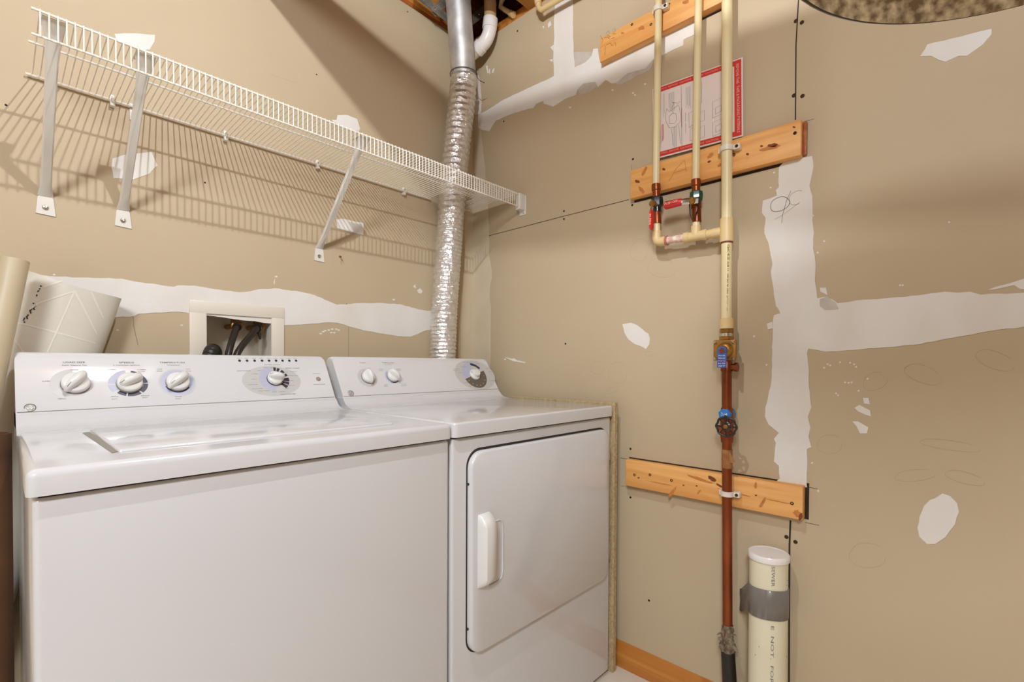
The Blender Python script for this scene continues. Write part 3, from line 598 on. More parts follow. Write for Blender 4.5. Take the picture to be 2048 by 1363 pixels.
for a, s_ in ((212, '60'), (236, '50'), (258, '40'), (280, '30'), (304, '20'), (328, '10'), (352, '0')):
    MB().text(s_, k3+FU*R3*.82*math.cos(math.radians(a))+FV*R3*.82*math.sin(math.radians(a)), FU, FV, .006, off=.0008).build('dial_numeral', M['white_ink'], dcn, smooth=0)
kn = MB().lathe(k3, FN, [(.0235, .0004), (.0235, .004), (.022, .007), (.0165, .009), (.0150, .018), (.0135, .021), (0, .022)], 40).build('timer_knob', M['plastic'], dcn, smooth=50)
MB().ribbon([k3-FU*.013-FV*.002+FN*.0085+FU*.0, k3-FU*.019+FV*.010+FN*.0080], .002, FN, .0006).build('pointer_line', M['ringtaupe'], kn, smooth=0)
lettering(dcn, [('START', 725.5, 725.3, .005, 12), ('TEMP/CARE', 775.5, 725.5, .005, 24)], 'ink')
lettering(dcn, [('selection', 776, 729, .003, 14), ('START', 738, 736, .003, 6), ('HIGH', 762, 738, .003, 9), ('HEAT', 762, 741, .003, 9), ('MED', 797, 738, .003, 9), ('HEAT', 797, 741, .003, 9), ('LOW', 772, 769, .003, 7), ('HEAT', 772, 772, .003, 8), ('FLUFF', 808, 768, .003, 11), ('NO HEAT', 808, 771, .003, 11),
    ('EASY CARE', 912, 737.5, .003, 13), ('LESS DRY', 911, 741, .003, 10), ('AUTOMATIC DRY', 940, 724, .003, 30), ('COTTONS', 978, 736.5, .003, 13), ('MORE DRY', 981, 743, .003, 8), ('TIMED DRY', 987, 761, .003, 13), ('OFF', 933, 765, .003, 8), ('DELICATES', 927, 733, .003, 12), ('LESS', 920, 745, .003, 7), ('OPTIMUM', 955, 727, .003, 8), ('DAMP', 942, 771, .003, 9), ('MINUTES', 957, 774, .003, 12)], 'ink', 'small_lettering')
badge(dcn, fpt(701.5, 786), .0098)
# ================================================================== WIRE SHELF
YB, YM, YL = -.010, -.172, -.308
zb_l, zb_r = ony(54, 151, YB).z, ony(760, 364, YB).z
zt = (ony(73, 18, YL).z + ony(1030, 386, YL).z)/2; zl = (ony(72, 61, YL).z + ony(1024, 411, YL).z)/2; zb = (zb_l+zb_r)/2
zm = zb + (zt-zb)*(YM-YB)/(YL-YB)
print('shelf', zb_l, zb_r, ony(73, 18, YL).z, ony(1030, 386, YL).z, ony(72, 61, YL).z, ony(1024, 411, YL).z)
SX0 = ony(80, 30, YL).x; SX1 = -.030
DUCTX = ony(905, 385, -.075).x
shelf = thing('wire_shelf', ((SX0+SX1)/2, YB, zb), 'white ventilated wire shelf on three slanted brackets above the washer and dryer', 'shelf')
b = MB(); x = SX0; k = 0; DR = .0014
while x < SX1:
    y0 = YB; 
    if abs(x-DUCTX) < .062: y0 = -.130
    zz = lambda y: zb+(zt-zb)*(y-YB)/(YL-YB)
    b.tube([(x, y0, zz(y0)+.004), (x, YM, zz(YM)+.004), (x, YL+.001, zt+.0040), (x, YL-.003, zt+.0015), (x, YL-.0035, zt-.006), (x, YL-.0035, zl-.0035)], DR, 5)
    x += .0127; k += 1
b.build('wire_deck', M['wire'], shelf, smooth=60); print('deck wires', k)
b = MB(); b.cyl((SX0-.012, YL, zt), (SX1+.004, YL, zt), .0026, n=8).build('front_rod', M['wire'], shelf)
MB().cyl((SX0-.012, YL+.002, zl), (SX1+.004, YL+.002, zl), .0026, n=8).build('front_rod', M['wire'], shelf)
MB().cyl((SX0-.012, YM, zm), (SX1, YM, zm), .0026, n=8).build('middle_rod', M['wire'], shelf)
MB().cyl((SX0-.012, YB, zb), (DUCTX-.062, YB, zb), .0032, n=8).cyl((DUCTX+.062, YB, zb), (SX1, YB, zb), .0032, n=8).build('back_rod', M['wire'], shelf)
feet = [(91, 412, 100, 60), (246, 438, 292, 140), (638, 510, 712, 312)]
for px, py, tx, ty in feet:
    f = ony(px, py, 0); X = f.x; top = V((X, YL+.004, zl+.006)); print('bracket x', X, ony(tx, ty, YL).x)
    br = MB(); rings = []
    a = V((X, -.003, f.z+.024)); c = V((X, YL+.012, zt-.003)); d = (c-a).normalized(); n_ = V((0, -d.z, d.y))
    if n_.z > 0: n_ = -n_
    for t_, wd, dp in ((0, .014, .0018), (.06, .0105, .004), (.16, .0098, .0075), (.5, .0100, .0080), (.80, .0102, .0075), (.90, .0125, .004), (.97, .0175, .0018), (1.0, .018, .0016)):
        p = a.lerp(c, t_); q = V((1, 0, 0))
        rings.append([p-q*wd, p-q*wd*.7+n_*dp, p+q*wd*.7+n_*dp, p+q*wd, p+q*wd*.7-n_*dp*.25, p-q*wd*.7-n_*dp*.25])
    br.rings(rings).build('bracket', M['bracket'], shelf, smooth=40)
    bo = shelf.children[-1]
    bo = [o for o in bpy.data.objects if o.name.startswith('bracket')][-1]
    foot = [V((X-.017, -.0006, f.z-.020)), V((X+.018, -.0006, f.z-.0225)), V((X+.014, -.0006, f.z+.018)), V((X+.009, -.0006, f.z+.030)), V((X-.009, -.0006, f.z+.030)), V((X-.014, -.0006, f.z+.018))]
    MB().prism(foot, (0, -.0022, 0)).build('foot_plate', M['bracket'], bo, smooth=30)
    MB().lathe((X, -.0028, f.z-.004), (0, -1, 0), [(.0065, 0), (.0065, .001), (.0045, .0035), (.002, .004), (0, .003)], 14).build('screw', M['chrome'], bo)
    MB().box((X-.018, YL+.004, zt-.004), (X+.018, YL+.045, zt-.0024), .0005).build('head_plate', M['bracket'], bo, smooth=30)
for px, py in ((225, 198), (452, 273), (636, 332), (809, 381)):
    p = ony(px, py, -.012); 
    MB().box((p.x-.005, -.016, zb-.016), (p.x+.005, -.0006, zb-.004), .001).tube([(p.x, -.0035, zb-.006), (p.x, -.012, zb+.005), (p.x, -.022, zb+.0055), (p.x, -.0265, zb-.001), (p.x, -.021, zb-.006)], .0028, 6).box((p.x-.004, -.006, zb+.002), (p.x+.004, -.0006, zb+.016), .001).build('wall_clip', M['wire'], shelf)
for px, py in ((265, 217), (698, 353)):
    p = ony(px, py, -.004); o = MB().box((p.x-.006, -.0035, zb-.034), (p.x+.006, -.0006, zb+.010), .001).build('wall_clip', M['bracket'], shelf)
    MB().lathe((p.x, -.0035, zb-.026), (0, -1, 0), [(.004, 0), (.003, .002), (0, .0022)], 10).build('screw', M['chrome'], o)
pz, pz0 = onx(1052, 391, 0).z, onx(1052, 429, 0).z; ya, yb_ = onx(1041, 400, 0).y, onx(1053, 400, 0).y
o = MB().box((-.0035, yb_, pz0), (-.0005, ya+.004, pz), .001).box((-.034, YL-.008, zl-.012), (-.001, YL+.016, zt+.004), .002).build('end_bracket', M['bracket'], shelf)
for z in (pz-.008, pz0+.008):
    MB().lathe((-.0035, (ya+yb_)/2-.004, z), (-1, 0, 0), [(.0035, 0), (.0026, .002), (0, .0022)], 10).build('screw', M['chrome'], o)

# ================================================================== DRYER VENT
pts = [(884, 800, -.056), (885, 725, -.056), (887.5, 640, -.058), (892.5, 560, -.062), (898.5, 480, -.068), (903, 420, -.073), (905, 380, -.077), (911, 320, -.084), (917.5, 260, -.092), (924, 200, -.102), (928.5, 152, -.110)]
path = [ony(a, c, y) for a, c, y in pts]
def smooth_path(P, n):
    out = []
    for i in range(len(P)-1):
        p0, p1, p2, p3 = P[max(i-1, 0)], P[i], P[i+1], P[min(i+2, len(P)-1)]
        for k in range(n):
            t = k/n; out.append(.5*((2*p1)+(p2-p0)*t+(2*p0-5*p1+4*p2-p3)*t*t+(3*p1-p0-3*p2+p3)*t**3))
    out.append(P[-1]); return out
sp = smooth_path(path, 60); L = [0]
for i in range(1, len(sp)): L.append(L[-1]+(sp[i]-sp[i-1]).length)
NS = 560; NR = 44; rings = []; tot = L[-1]; j = 0
for i in range(NS+1):
    s = tot*i/NS
    while j < len(L)-2 and L[j+1] < s: j += 1
    f = (s-L[j])/max(1e-9, L[j+1]-L[j]); p = sp[j].lerp(sp[j+1], f); T = (sp[j+1]-sp[j]).normalized()
    u = T.cross(V((0, 1, 0))).normalized(); v = u.cross(T)
    z = p.z; pitch = .0155 if z < 1.6 else .0245; amp = .0014 if z < 1.65 else .0022
    ring = []
    for k in range(NR):
        a = 2*math.pi*k/NR; ph = 2*math.pi*(s/pitch) + a
        q = p+(u*math.cos(a)+v*math.sin(a))*.053
        nz = noise.noise(q*75)*.0024+noise.noise(q*190)*.0020
        rr_ = .0525+amp*(abs(math.sin(ph/2))*2-1)+nz
        ring.append(p+(u*math.cos(a)+v*math.sin(a))*rr_)
    rings.append(ring)
foil = MB().rings(rings).build('foil_duct', M['foil'], loc=path[0], smooth=14)
tag(foil, 'crinkled foil flexible duct rising from behind the dryer to the metal pipe', 'duct')
r0, r1 = ony(927.5, 152, -.110), ony(917.0, 10, -.112); up = (r1-r0).normalized(); end = r0+up*((TOP-.02-r0.z)/up.z)
pipe = thing('metal_vent_pipe', r0, 'smooth galvanised vent pipe in the top corner, above the foil duct', 'pipe')
b = MB(); b.lathe(r0+up*.001, up, [(.0500, 0), (.0505, .002), (.0505, (r1-r0).length+.012), (.0525, (r1-r0).length+.016), (.0525, (end-r0).length+.02)], 40, True); b.build('pipe', M['galv'], pipe, smooth=40)
MB().ribbon([r0+up*.0+V((.03, -.041, 0)), r1+V((.03, -.041, 0))], .003, (.5, -.8, 0), .0004).build('pipe_seam', M['galv_strap'], pipe)
MB().tube([r0+up*.004+(V((math.cos(a), math.sin(a), 0)))*.0555 for a in [2*math.pi*k/30 for k in range(30)]], .0014, 6, close=True).tube([r0+V((.045, -.033, 0)), r0+V((.052, -.040, -.012)), r0+V((.075, -.045, -.014))], .0013, 6).build('wire_tie', M['black'], pipe)
def strap(pa, pb, w_, name, label, y=-.10):
    a, c = ony(*pa, y), ony(*pb, y); d = (c-a).normalized(); q = V((0, -1, 0)).cross(d).normalized()*w_/2
    r = thing(name, a, label, 'strap', 'metal straps round the vent pipe top'); MB().prism([a+q, c+q, c-q, a-q], (0, .0015, 0)).build('strap', M['galv_strap'], r, smooth=20)
    for t_ in (.3, .62): MB().lathe(a.lerp(c, t_)+V((0, -.0002, 0)), (0, -1, 0), [(.005, 0), (.004, .002), (0, .003)], 10).build('screw_head', M['chrome'], r)
strap((826, -18), (897, 38), .036, 'metal_strap', 'grey metal strap left of the vent pipe, sloping down to it along the orange ledger', -.062)
strap((866, 26), (915, -22), .030, 'metal_strap', 'short grey metal strap crossing behind the vent pipe top', -.055)
strap((934, 48), (1012, -14), .032, 'metal_strap', 'grey metal strap right of the vent pipe, rising to the right', -.090)
# white drain elbow
P = [onx(a, c, x) for a, c, x in ((980, -20, -.055), (980.5, 20, -.055), (980.5, 46, -.055), (978.5, 64, -.056), (971, 82, -.060), (958, 96, -.066), (944, 108, -.076))]
sp2 = smooth_path(P[2:6], 6); elb = thing('drain_elbow', P[4], 'white plastic drain elbow tucked between the vent pipe and the right wall', 'pipe')
MB().tube(sp2, .0275, 24).lathe(P[2]+V((0, 0, .004)), (P[3]-P[2]), [(.027, -.012), (.0305, -.012), (.0305, .026), (.028, .028)], 24).lathe(P[5], (P[4]-P[5]), [(.028, -.012), (.0305, -.012), (.0305, .014), (.028, .016)], 24).build('elbow', M['pvcwhite'], elb, smooth=50)
M['tanpipe'] = mat('tan_pvc', srgb(212, 178, 134), .45)  # tan plastic of the upper drain pipe
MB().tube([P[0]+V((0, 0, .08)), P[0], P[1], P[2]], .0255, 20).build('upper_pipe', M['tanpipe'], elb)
MB().tube([P[5], P[6], P[6]+(P[6]-P[5])], .0255, 20).build('lower_pipe', M['pvc'], elb)
# cream pipes above the wall top
def cpipe(pts, r, label, fits=(), m='cpvc', x=.02):
    P = [onx(a, c, x) for a, c in pts]; t_ = thing('cream_pipe', P[0], label, 'pipe', 'cream pipes above the wall top')
    MB().tube(P, r, 14).build('pipe', M[m], t_, smooth=50)
    for i, l in fits:
        q = P[i]; d = (P[min(i+1, len(P)-1)]-P[max(i-1, 0)]).normalized()
        MB().lathe(q-d*l/2, d, [(r, 0), (r*1.3, .0), (r*1.3, l), (r, l)], 14).build('fitting', M['cpvc_fit'], t_)
cpipe([(1012, -14), (1003, 3), (1001, 14), (1010, 20), (1024, 28)], .0095, 'cream elbowed pipe above the wall top, right of the drain elbow', ((0, .04), (4, .025)), x=-.01)
cpipe([(998, 58), (1018, 46), (1041, 30)], .0075, 'short cream pipe lying on the wall top beside the drain elbow', (), x=.03)
cpipe([(1074, -20), (1076, 4), (1079, 17), (1084, 20), (1092, 14), (1130, -8), (1180, -36)], .0105, 'cream pipe with an elbow dropping just below the ceiling, left of the topmost board', ((1, .02),), 'cpvc_fit', x=-.045)

# ================================================================== WATER LINE ON THE RIGHT WALL
XM = -.0465
def zz(px, py, x=XM): return onx(px, py, x)
line_ = thing('water_supply_line', (XM, zz(1453, 900).y, .2), 'cream and copper water line with two thin branches and red-handled valves', 'pipe')
A0, A1 = zz(1454.2, -25), zz(1453.2, 640)
def along(py): t_ = (zz(1453.5, py).z-A0.z)/(A1.z-A0.z); return A0.lerp(A1, t_)
MB().tube([A0+(A0-A1)*.25, A0, along(660)], .0145, 24).build('plastic_pipe', M['cpvc'], line_)
a, c = along(437), along(484)
MB().lathe(c, a-c, [(.0145, 0), (.0185, 0), (.0185, (a-c).length), (.0145, (a-c).length)], 28).build('tee_fitting', M['cpvc_fit'], line_, smooth=40)
MB().lathe(along(485.5), (0, 0, 1), [(.0150, -.0015), (.0162, -.0015), (.0162, .0015), (.015, .0015)], 24).build('primer_ring', mat('purple_primer', srgb(128, 60, 70), .5), line_)
a, c = along(636), along(657)
MB().lathe(c, a-c, [(.0145, 0), (.0190, 0), (.0190, (a-c).length), (.0145, (a-c).length)], 28).build('coupling', M['cpvc_fit'], line_, smooth=40)
def hexn(b, p, r, h): b.lathe(p, (0, 0, 1), [(r*.9, 0), (r, h*.15), (r, h*.85), (r*.9, h)], 6); return b
b = MB(); hexn(b, along(666), .0195, along(659).z-along(666).z+.002); hexn(b, along(680), .0205, along(672).z-along(680).z); b.build('hex_nut', M['brass'], line_, smooth=20)
MB().cyl(along(673), along(664), .0155, n=20).build('thread', M['chrome'], line_)
# copper run
C0, C1 = zz(1453.5, 735), zz(1455.2, 1255)
cm = MB().tube([along(683), along(722), C0, zz(1453.8, 900), C1, C1+V((0, 0, -.03))], [.012, .012, .0132, .0132, .0132, .0132], 22).build('copper_pipe', M['copper'], line_)
MB().lathe(zz(1453.5, 742), (0, 0, 1), [(.014, 0), (.0165, 0), (.0165, .018), (.0145, .022), (.0145, .03)], 20).lathe(zz(1453.5, 742)+V((0, 0, .012)), V((0, -1, 0)), [(.010, 0), (.010, .022), (.013, .022), (.013, .030), (0, .030)], 10).build('solder_fitting', M['copper'], line_)
# pressure regulator
rc = (zz(1449, 679)+zz(1449, 720))/2; ry0, ry1 = zz(1426.7, 700, -.066).y, zz(1471.5, 700, -.066).y; rz1, rz0 = zz(1449, 679, -.066).z, zz(1449, 720.5, -.066).z
reg = MB().box((-.068, ry1, rz0), (-.058, ry0, rz1), .003, 2).box((-.058, ry1+.006, rz0+.004), (-.036, ry0-.006, rz1-.004), .004, 2).lathe((-.067, (ry0+ry1)/2-.003, (rz0+rz1)/2), (-1, 0, 0), [(.022, 0), (.0215, .006), (.017, .012), (.012, .014), (.0105, .024), (.008, .028), (0, .028)], 28).build('pressure_regulator', M['brass'], line_, smooth=40)
for y_ in (ry0-.006, ry1+.006):
    for z_ in (rz0+.006, rz1-.006):
        MB().lathe((-.068, y_, z_), (-1, 0, 0), [(.0045, 0), (.0045, .003), (.003, .005), (0, .005)], 12).build('bolt', M['chrome'], reg)
# gate valve
gc = zz(1452.8, 853); gx = -.088
gv = MB().tube([zz(1453.7, 815), zz(1453.7, 835), zz(1453.7, 870), zz(1453.7, 884)], [.0155, .018, .018, .0155], 20).cyl((XM, gc.y, gc.z), (gx, gc.y, gc.z), .009, n=14).build('gate_valve', M['copper'], line_, smooth=40)
wc_ = onx(1452.5, 852.7, gx); R = .0275; b = MB(); N = 8
rim = [wc_+V((0, math.cos(2*math.pi*k/48)*R*(1-.045*(1-abs(math.cos(4*math.pi*k/48*2)))) if False else math.cos(2*math.pi*k/48)*R*(.965+.05*math.cos(8*2*math.pi*k/48)), math.sin(2*math.pi*k/48)*R*(.965+.05*math.cos(8*2*math.pi*k/48)))) for k in range(48)]
b.tube(rim, .0030, 8, close=True)
for k in range(8):
    a = 2*math.pi*k/8; b.tube([wc_+V((.001, math.cos(a)*.008, math.sin(a)*.008)), wc_+V((0, math.cos(a)*R*.97, math.sin(a)*R*.97))], .0026 if k % 2 == 0 else .0018, 6)
b.lathe(wc_+V((.004, 0, 0)), (-1, 0, 0), [(.013, 0), (.0135, .005), (.009, .008), (0, .008)], 20); hw = b.build('handwheel', M['blackiron'], gv, smooth=50)
MB().lathe(wc_+V((-.0035, 0, 0)), (-1, 0, 0), [(.0065, 0), (.0065, .004), (.004, .0055), (0, .0055)], 6).build('handwheel_nut', M['brass'], gv, smooth=20)
tp0, tp1 = onx(1436.5, 818, -.068), onx(1461, 838, -.068); ymid = (tp0.y+tp1.y)/2
MB().prism([(-.070, ymid+.013, tp1.z), (-.070, ymid+.0165, (tp0.z+tp1.z)/2+.004), (-.070, ymid+.006, tp0.z+.002), (-.070, ymid-.008, tp0.z+.001), (-.070, ymid-.0155, (tp0.z+tp1.z)/2+.002), (-.070, ymid-.013, tp1.z)], (.052, 0, 0), .002).build('blue_band', M['skyblue'], gv, smooth=40)
MB().text('3/4', (-.0708, ymid, (tp0.z+tp1.z)/2), (0, -1, 0), (0, 0, 1), .012, .018).build('band_lettering', M['white_ink'], gv, smooth=0)
# old tape with a loose flap on the copper
q0, q1 = zz(1454, 935), zz(1454, 898)
MB().lathe(q0, (0, 0, 1), [(.0134, 0), (.0142, .0004), (.0144, (q1-q0).length*.5), (.0142, (q1-q0).length)], 20, False).prism([q1+V((-.010, -.010, -.002)), q1+V((-.012, -.026, -.030)), q1+V((-.012, -.020, -.036)), q1+V((-.012, -.010, -.034))], (.0006, 0, 0)).build('tape_wrap', M['tan_tape'], line_)
# frayed end and black sleeve
q0, q1 = zz(1455.5, 1300), zz(1455.2, 1248); b = MB(); rings = []
for i in range(13):
    t_ = i/12; p = q0.lerp(q1, t_); R_ = .0195-.006*t_+.004*math.sin(t_*9)*(1-t_)
    rings.append([p+V((math.cos(2*math.pi*k/20), math.sin(2*math.pi*k/20), 0))*(R_+noise.noise(V((k*.7, i*.9, 1)))*.006) for k in range(20)])
b.rings(rings)
for k in range(16):
    a = random.uniform(0, 6.28); p = q0.lerp(q1, random.uniform(.1, .85))+V((math.cos(a)*.016, math.sin(a)*.016, 0)); d = V((math.cos(a)*.012, math.sin(a)*.012, random.uniform(-.010, .006)))
    b.tube([p, p+d*.6, p+d+V((0, 0, -.004))], [.003, .0022, .0008], 5)
d0 = zz(1436, 1275, -.06); b.tube([zz(1450, 1282), zz(1442, 1277, -.058), d0], [.008, .006, .003], 6)
b.tube([zz(1460, 1290), zz(1470, 1296, -.055), zz(1476, 1305, -.055)], [.008, .006, .002], 6)
b.build('frayed_wrap', M['frayed'], line_, smooth=30)
q2 = zz(1459.5, 1370); dd = (q2-q0).normalized(); q3 = q0+dd*((.0-q0.z)/dd.z)
MB().tube([q0+V((0, 0, .006)), q0.lerp(q3, .5), q3], [.0185, .0195, .020], 24).build('black_sleeve', M['black'], line_)

# branch pipes and ball valves
XB = -.044; RB = .0108
br = line_
def ob(px, py, x=XB): return onx(px, py, x)
MB().tube([ob(1317.6, -30), ob(1317.2, 0), ob(1312, 372)], RB, 18).build('thin_pipe', M['cpvc'], br)
MB().tube([ob(1397.6, -30), ob(1397, 0), ob(1391.6, 364)], RB, 18).build('thin_pipe', M['cpvc'], br)
e1, e2, e3 = ob(1313.5, 484), ob(1392, 472.5), ob(1447, 463.5)
e2 = e1.lerp(e3, (e2.y-e1.y)/(e3.y-e1.y)); dh = (e3-e1).normalized()
MB().tube([e1+dh*.018, e2-dh*.02], .0112, 18).build('lower_pipe', M['cpvc_white'], br)
MB().tube([e2+dh*.02, e3-dh*.0], .0105, 18).build('lower_pipe', M['cpvc'], br)
b = MB(); b.tube([e1+V((0, 0, .034)), e1+V((0, 0, .012)), e1+V((0, 0, .003))+dh*.003, e1+dh*.012, e1+dh*.030], .0145, 20); b.build('elbow_fitting', M['cpvc_fit'], br, smooth=50)
MB().lathe(e1+dh*.030, dh, [(.0145, 0), (.0150, .001), (.0150, .006), (.011, .007)], 18).build('pink_primer', mat('pink_primer', srgb(190, 110, 96), .5), br)
b = MB(); b.tube([e2-dh*.036, e2-dh*.020], .0155, 20).tube([e2-dh*.022, e2+dh*.024], .0142, 20).tube([e2+dh*.020, e2+dh*.034], .0155, 20).tube([e2, e2+V((0, 0, .030))], .0145, 20); b.build('tee_fitting', M['cpvc_fit'], br, smooth=50)
MB().tube([e3-dh*.046, e3-dh*.030], .0128, 18).tube([e3-dh*.030, e3], .0145, 18).build('bushing', M['cpvc_fit'], br, smooth=50)
def v(px, py): return ob(px, py)
b = MB(); b.tube([v(1314, 470), v(1313.6, 446)], .0105, 16).build('short_pipe', M['cpvc'], br)
MB().tube([v(1392.3, 458), v(1392.3, 443)], .0108, 16).build('short_pipe', M['cpvc'], br)
def valve(ax, top, body0, body1, bot, label_m, lever_dir):
    t0, b0 = v(*top), v(*bot)
    cu = MB().tube([t0+V((0, 0, .004)), t0, t0.lerp(b0, .12), t0.lerp(b0, .14), t0.lerp(b0, .3)], [.0135, .0138, .0138, .0112, .0112], 18).tube([t0.lerp(b0, .62), t0.lerp(b0, .68), t0.lerp(b0, .70), t0.lerp(b0, .98), b0], [.012, .012, .0125, .0128, .0128], 18)
    va = cu.build('ball_valve', M['copper'], br, smooth=40)
    c0, c1 = v(*body0), v(*body1)
    MB().tube([c0, c0.lerp(c1, .12), c0.lerp(c1, .5), c0.lerp(c1, .88), c1], [.0120, .0185, .0200, .0185, .0125], 8).build('valve_body', M[label_m], va, smooth=25)
    return va
# left valve, handle hanging down
va = valve(0, (1312.2, 371), (1314, 394), (1315, 415), (1314.6, 447), 'darkgreen', 0)
MB().tube([ob(1314, 412), ob(1314.5, 424)], .0135, 12).build('valve_neck', M['blackiron'], va)
n1 = onx(1303.5, 406, -.080); MB().lathe(n1+V((.036, 0, 0)), (-1, 0, 0), [(.008, 0), (.008, .024), (.0105, .024), (.0105, .034), (.006, .038), (0, .038)], 8).build('stem_nut', M['brass'], va, smooth=20)
g = MB().tube([n1+V((.006, 0, .010)), n1+V((.006, 0, -.004)), onx(1303, 418, -.078), onx(1303.2, 428, -.076)], .0088, 6, flat=.35); g.build('lever', M['chrome'], va, smooth=30)
g0, g1 = onx(1303.4, 421, -.076), onx(1303.2, 459, -.076)
gr = MB().tube([g0, g0.lerp(g1, .05), g0.lerp(g1, .5), g0.lerp(g1, .9), g0.lerp(g1, 1)], [.0085, .0105, .0112, .0112, .007], 12, flat=.55).build('red_grip', M['red'], va, smooth=50)
MB().text('PUSH', g0.lerp(g1, .5)+V((-.0125, 0, 0)), (0, 0, -1), (0, -1, 0), .010, .032, bold=.02).build('grip_lettering', M['pale_text'], va, smooth=0)
# right valve, handle pointing left
vb = valve(0, (1391.8, 362), (1392.5, 382), (1392.5, 404), (1393.8, 444), 'green', 0)
MB().tube([ob(1392.5, 400), ob(1392.5, 416)], .0145, 14).build('valve_neck', M['copper'], vb)
n2 = onx(1383, 400, -.080); MB().lathe(n2+V((.036, 0, 0)), (-1, 0, 0), [(.008, 0), (.008, .024), (.0105, .024), (.0105, .034), (.006, .038), (0, .038)], 8).build('stem_nut', M['brass'], vb, smooth=20)
MB().tube([onx(1397, 400, -.070), n2+V((.006, 0, 0)), onx(1372, 402, -.078), onx(1362, 404, -.076)], .0088, 6, flat=.35).build('lever', M['chrome'], vb, smooth=30)
g0, g1 = onx(1364, 403, -.076), onx(1329, 411.5, -.076)
MB().tube([g0, g0.lerp(g1, .05), g0.lerp(g1, .5), g0.lerp(g1, .9), g0.lerp(g1, 1)], [.0085, .0108, .0118, .0125, .008], 12).build('red_grip', M['red'], vb, smooth=50)
dgr = (g0-g1).normalized(); MB().text('PUSH OFF', g0.lerp(g1, .5)+V((-.0145, 0, 0)), dgr*1.0, V((-1, 0, 0)).cross(dgr)*-1.0 if (V((-1, 0, 0)).cross(dgr)).z < 0 else V((-1, 0, 0)).cross(dgr), .010, .040, bold=.02).build('grip_lettering', M['pale_text'], vb, smooth=0)
MB().tube([onx(1379, 405, -.060), onx(1380, 428, -.062), onx(1385, 440, -.062), onx(1389, 437, -.062), onx(1397, 416, -.062), onx(1398.5, 396, -.064)], .0016, 6).build('zip_tie', M['black'], vb)
MB().tube([onx(1398.5, 394, -.066), onx(1397.5, 414, -.064), onx(1391, 430, -.062)], [.003, .004, .002], 6, flat=.5).build('black_tag', M['black'], vb)
# pipe clamps on the boards
def clamp(px, py, r, label, x=XM, wide=True):
    p = onx(px, py, x); t_ = thing('pipe_clamp', p, label, 'clamp', 'clamps holding pipes to the boards')
    b = MB(); n = 14
    ring = [[p+V((math.cos(a), math.sin(a), 0))*rr_ + V((0, 0, h)) for a in [math.pi/2+math.pi*k/n for k in range(n+1)]] for rr_, h in ((r, -.007), (r+.004, -.007), (r+.004, .007), (r, .007))]
    b.rings([[ring[i][k] for i in range(4)] for k in range(n+1)])
    b.box((p.x-.002, p.y-r-.020, p.z-.007), (BX+.0002, p.y-r-.0015, p.z+.007), .001).box((p.x-.002, p.y+r+.0008, p.z-.007), (BX+.0002, p.y+r+.008, p.z+.007), .001)
    b.build('strap', M['outlet'], t_, smooth=40)
    MB().lathe((p.x-.002, p.y-r-.012, p.z), (-1, 0, 0), [(.0045, 0), (.004, .002), (0, .0022)], 12).build('screw', M['screw'], t_)
M['clampm'] = M['outlet']
clamp(1453.6, 298, .0150, 'cream clamp holding the main pipe to the middle board')
clamp(1454.4, 986, .0137, 'white clamp holding the copper pipe to the lowest board')
clamp(1316.4, 19, .0112, 'cream clamp holding the left thin pipe to the topmost board', XB)
# blue tag on the regulator
tz1, tz0 = onx(1443.5, 692, -.098).z, onx(1443.5, 735, -.098).z; ty0, ty1 = onx(1434.5, 715, -.098).y, onx(1453, 715, -.098).y
tg = thing('blue_tag', (-.098, ty0, tz0), 'small blue tag hanging on the brass pressure regulator', 'tag')
b = MB(); r_ = (ty0-ty1)/2; cy = (ty0+ty1)/2; outer = []
for k in range(9): a = math.pi*k/8; outer.append((cy+r_*math.cos(a), tz1-r_+r_*math.sin(a)))
pts_ = [(-.0985, y_, z_) for y_, z_ in outer]+[(-.0985, ty1, tz0), (-.0985, ty0, tz0)]
b.prism(pts_, (.0012, 0, 0)).build('tag_card', M['blue'], tg, smooth=20)
MB().lathe((-.0986, cy, tz1-r_), (-1, 0, 0), [(.0065, 0), (.0068, .0008), (.0045, .001), (0, .0009)], 16).build('eyelet', M['copper'], tg)
for k, s_ in enumerate(('WATER', 'PRESSURE', 'REG', '50 PSI', 'SET')):
    MB().text(s_, (-.0992, cy, tz1-.026-k*.0072), (0, -1, 0), (0, 0, 1), .005, r_*1.5, off=.0003).build('tag_lettering', M['white_ink'] if k != 2 else M['pale_text'], tg, smooth=0)
# lettering up the cream pipe
b = MB(); b.text('CPVC 4120  SDR 11  100 PSI @ 180F  Drinking Water', along(562)+V((-.0120, -.0092, 0)), (0, 0, -1), V((-.6, -.8, 0)).cross(V((0, 0, -1)))*-1, .011, (along(490)-along(632)).length, off=.0006, bold=.01)
b.build('pipe_lettering', mat('olive_ink', srgb(142, 128, 36), .6), line_, smooth=0)

# ================================================================== STUB PIPE
pc = onx(1536.5, 1180, -.060); RP = .0462
st = thing('capped_pipe', (pc.x, pc.y, 0), 'thick cream plastic stub pipe with a white cap and grey tape, standing by the seam', 'pipe')
zc = onx(1537, 1103, -.060).z
MB().lathe((pc.x, pc.y, 0), (0, 0, 1), [(RP, 0), (RP, zc-.012), (RP-.004, zc-.012)], 48).build('pipe', M['pvc'], st, smooth=50)
MB().lathe((pc.x, pc.y, zc-.016), (0, 0, 1), [(RP+.0005, 0), (RP+.0035, 0), (RP+.0040, .004), (RP+.0040, .012), (RP+.0020, .0155), (RP-.002, .0160), (RP-.003, .0150), (0, .0148)], 48).build('cap', M['pvcwhite'], st, smooth=35)
tb, tt = onx(1531, 1238, -.10).z, onx(1531, 1178, -.10).z
b = MB(); rings = []; N = 60; a0 = math.radians(60); a1 = math.radians(395)
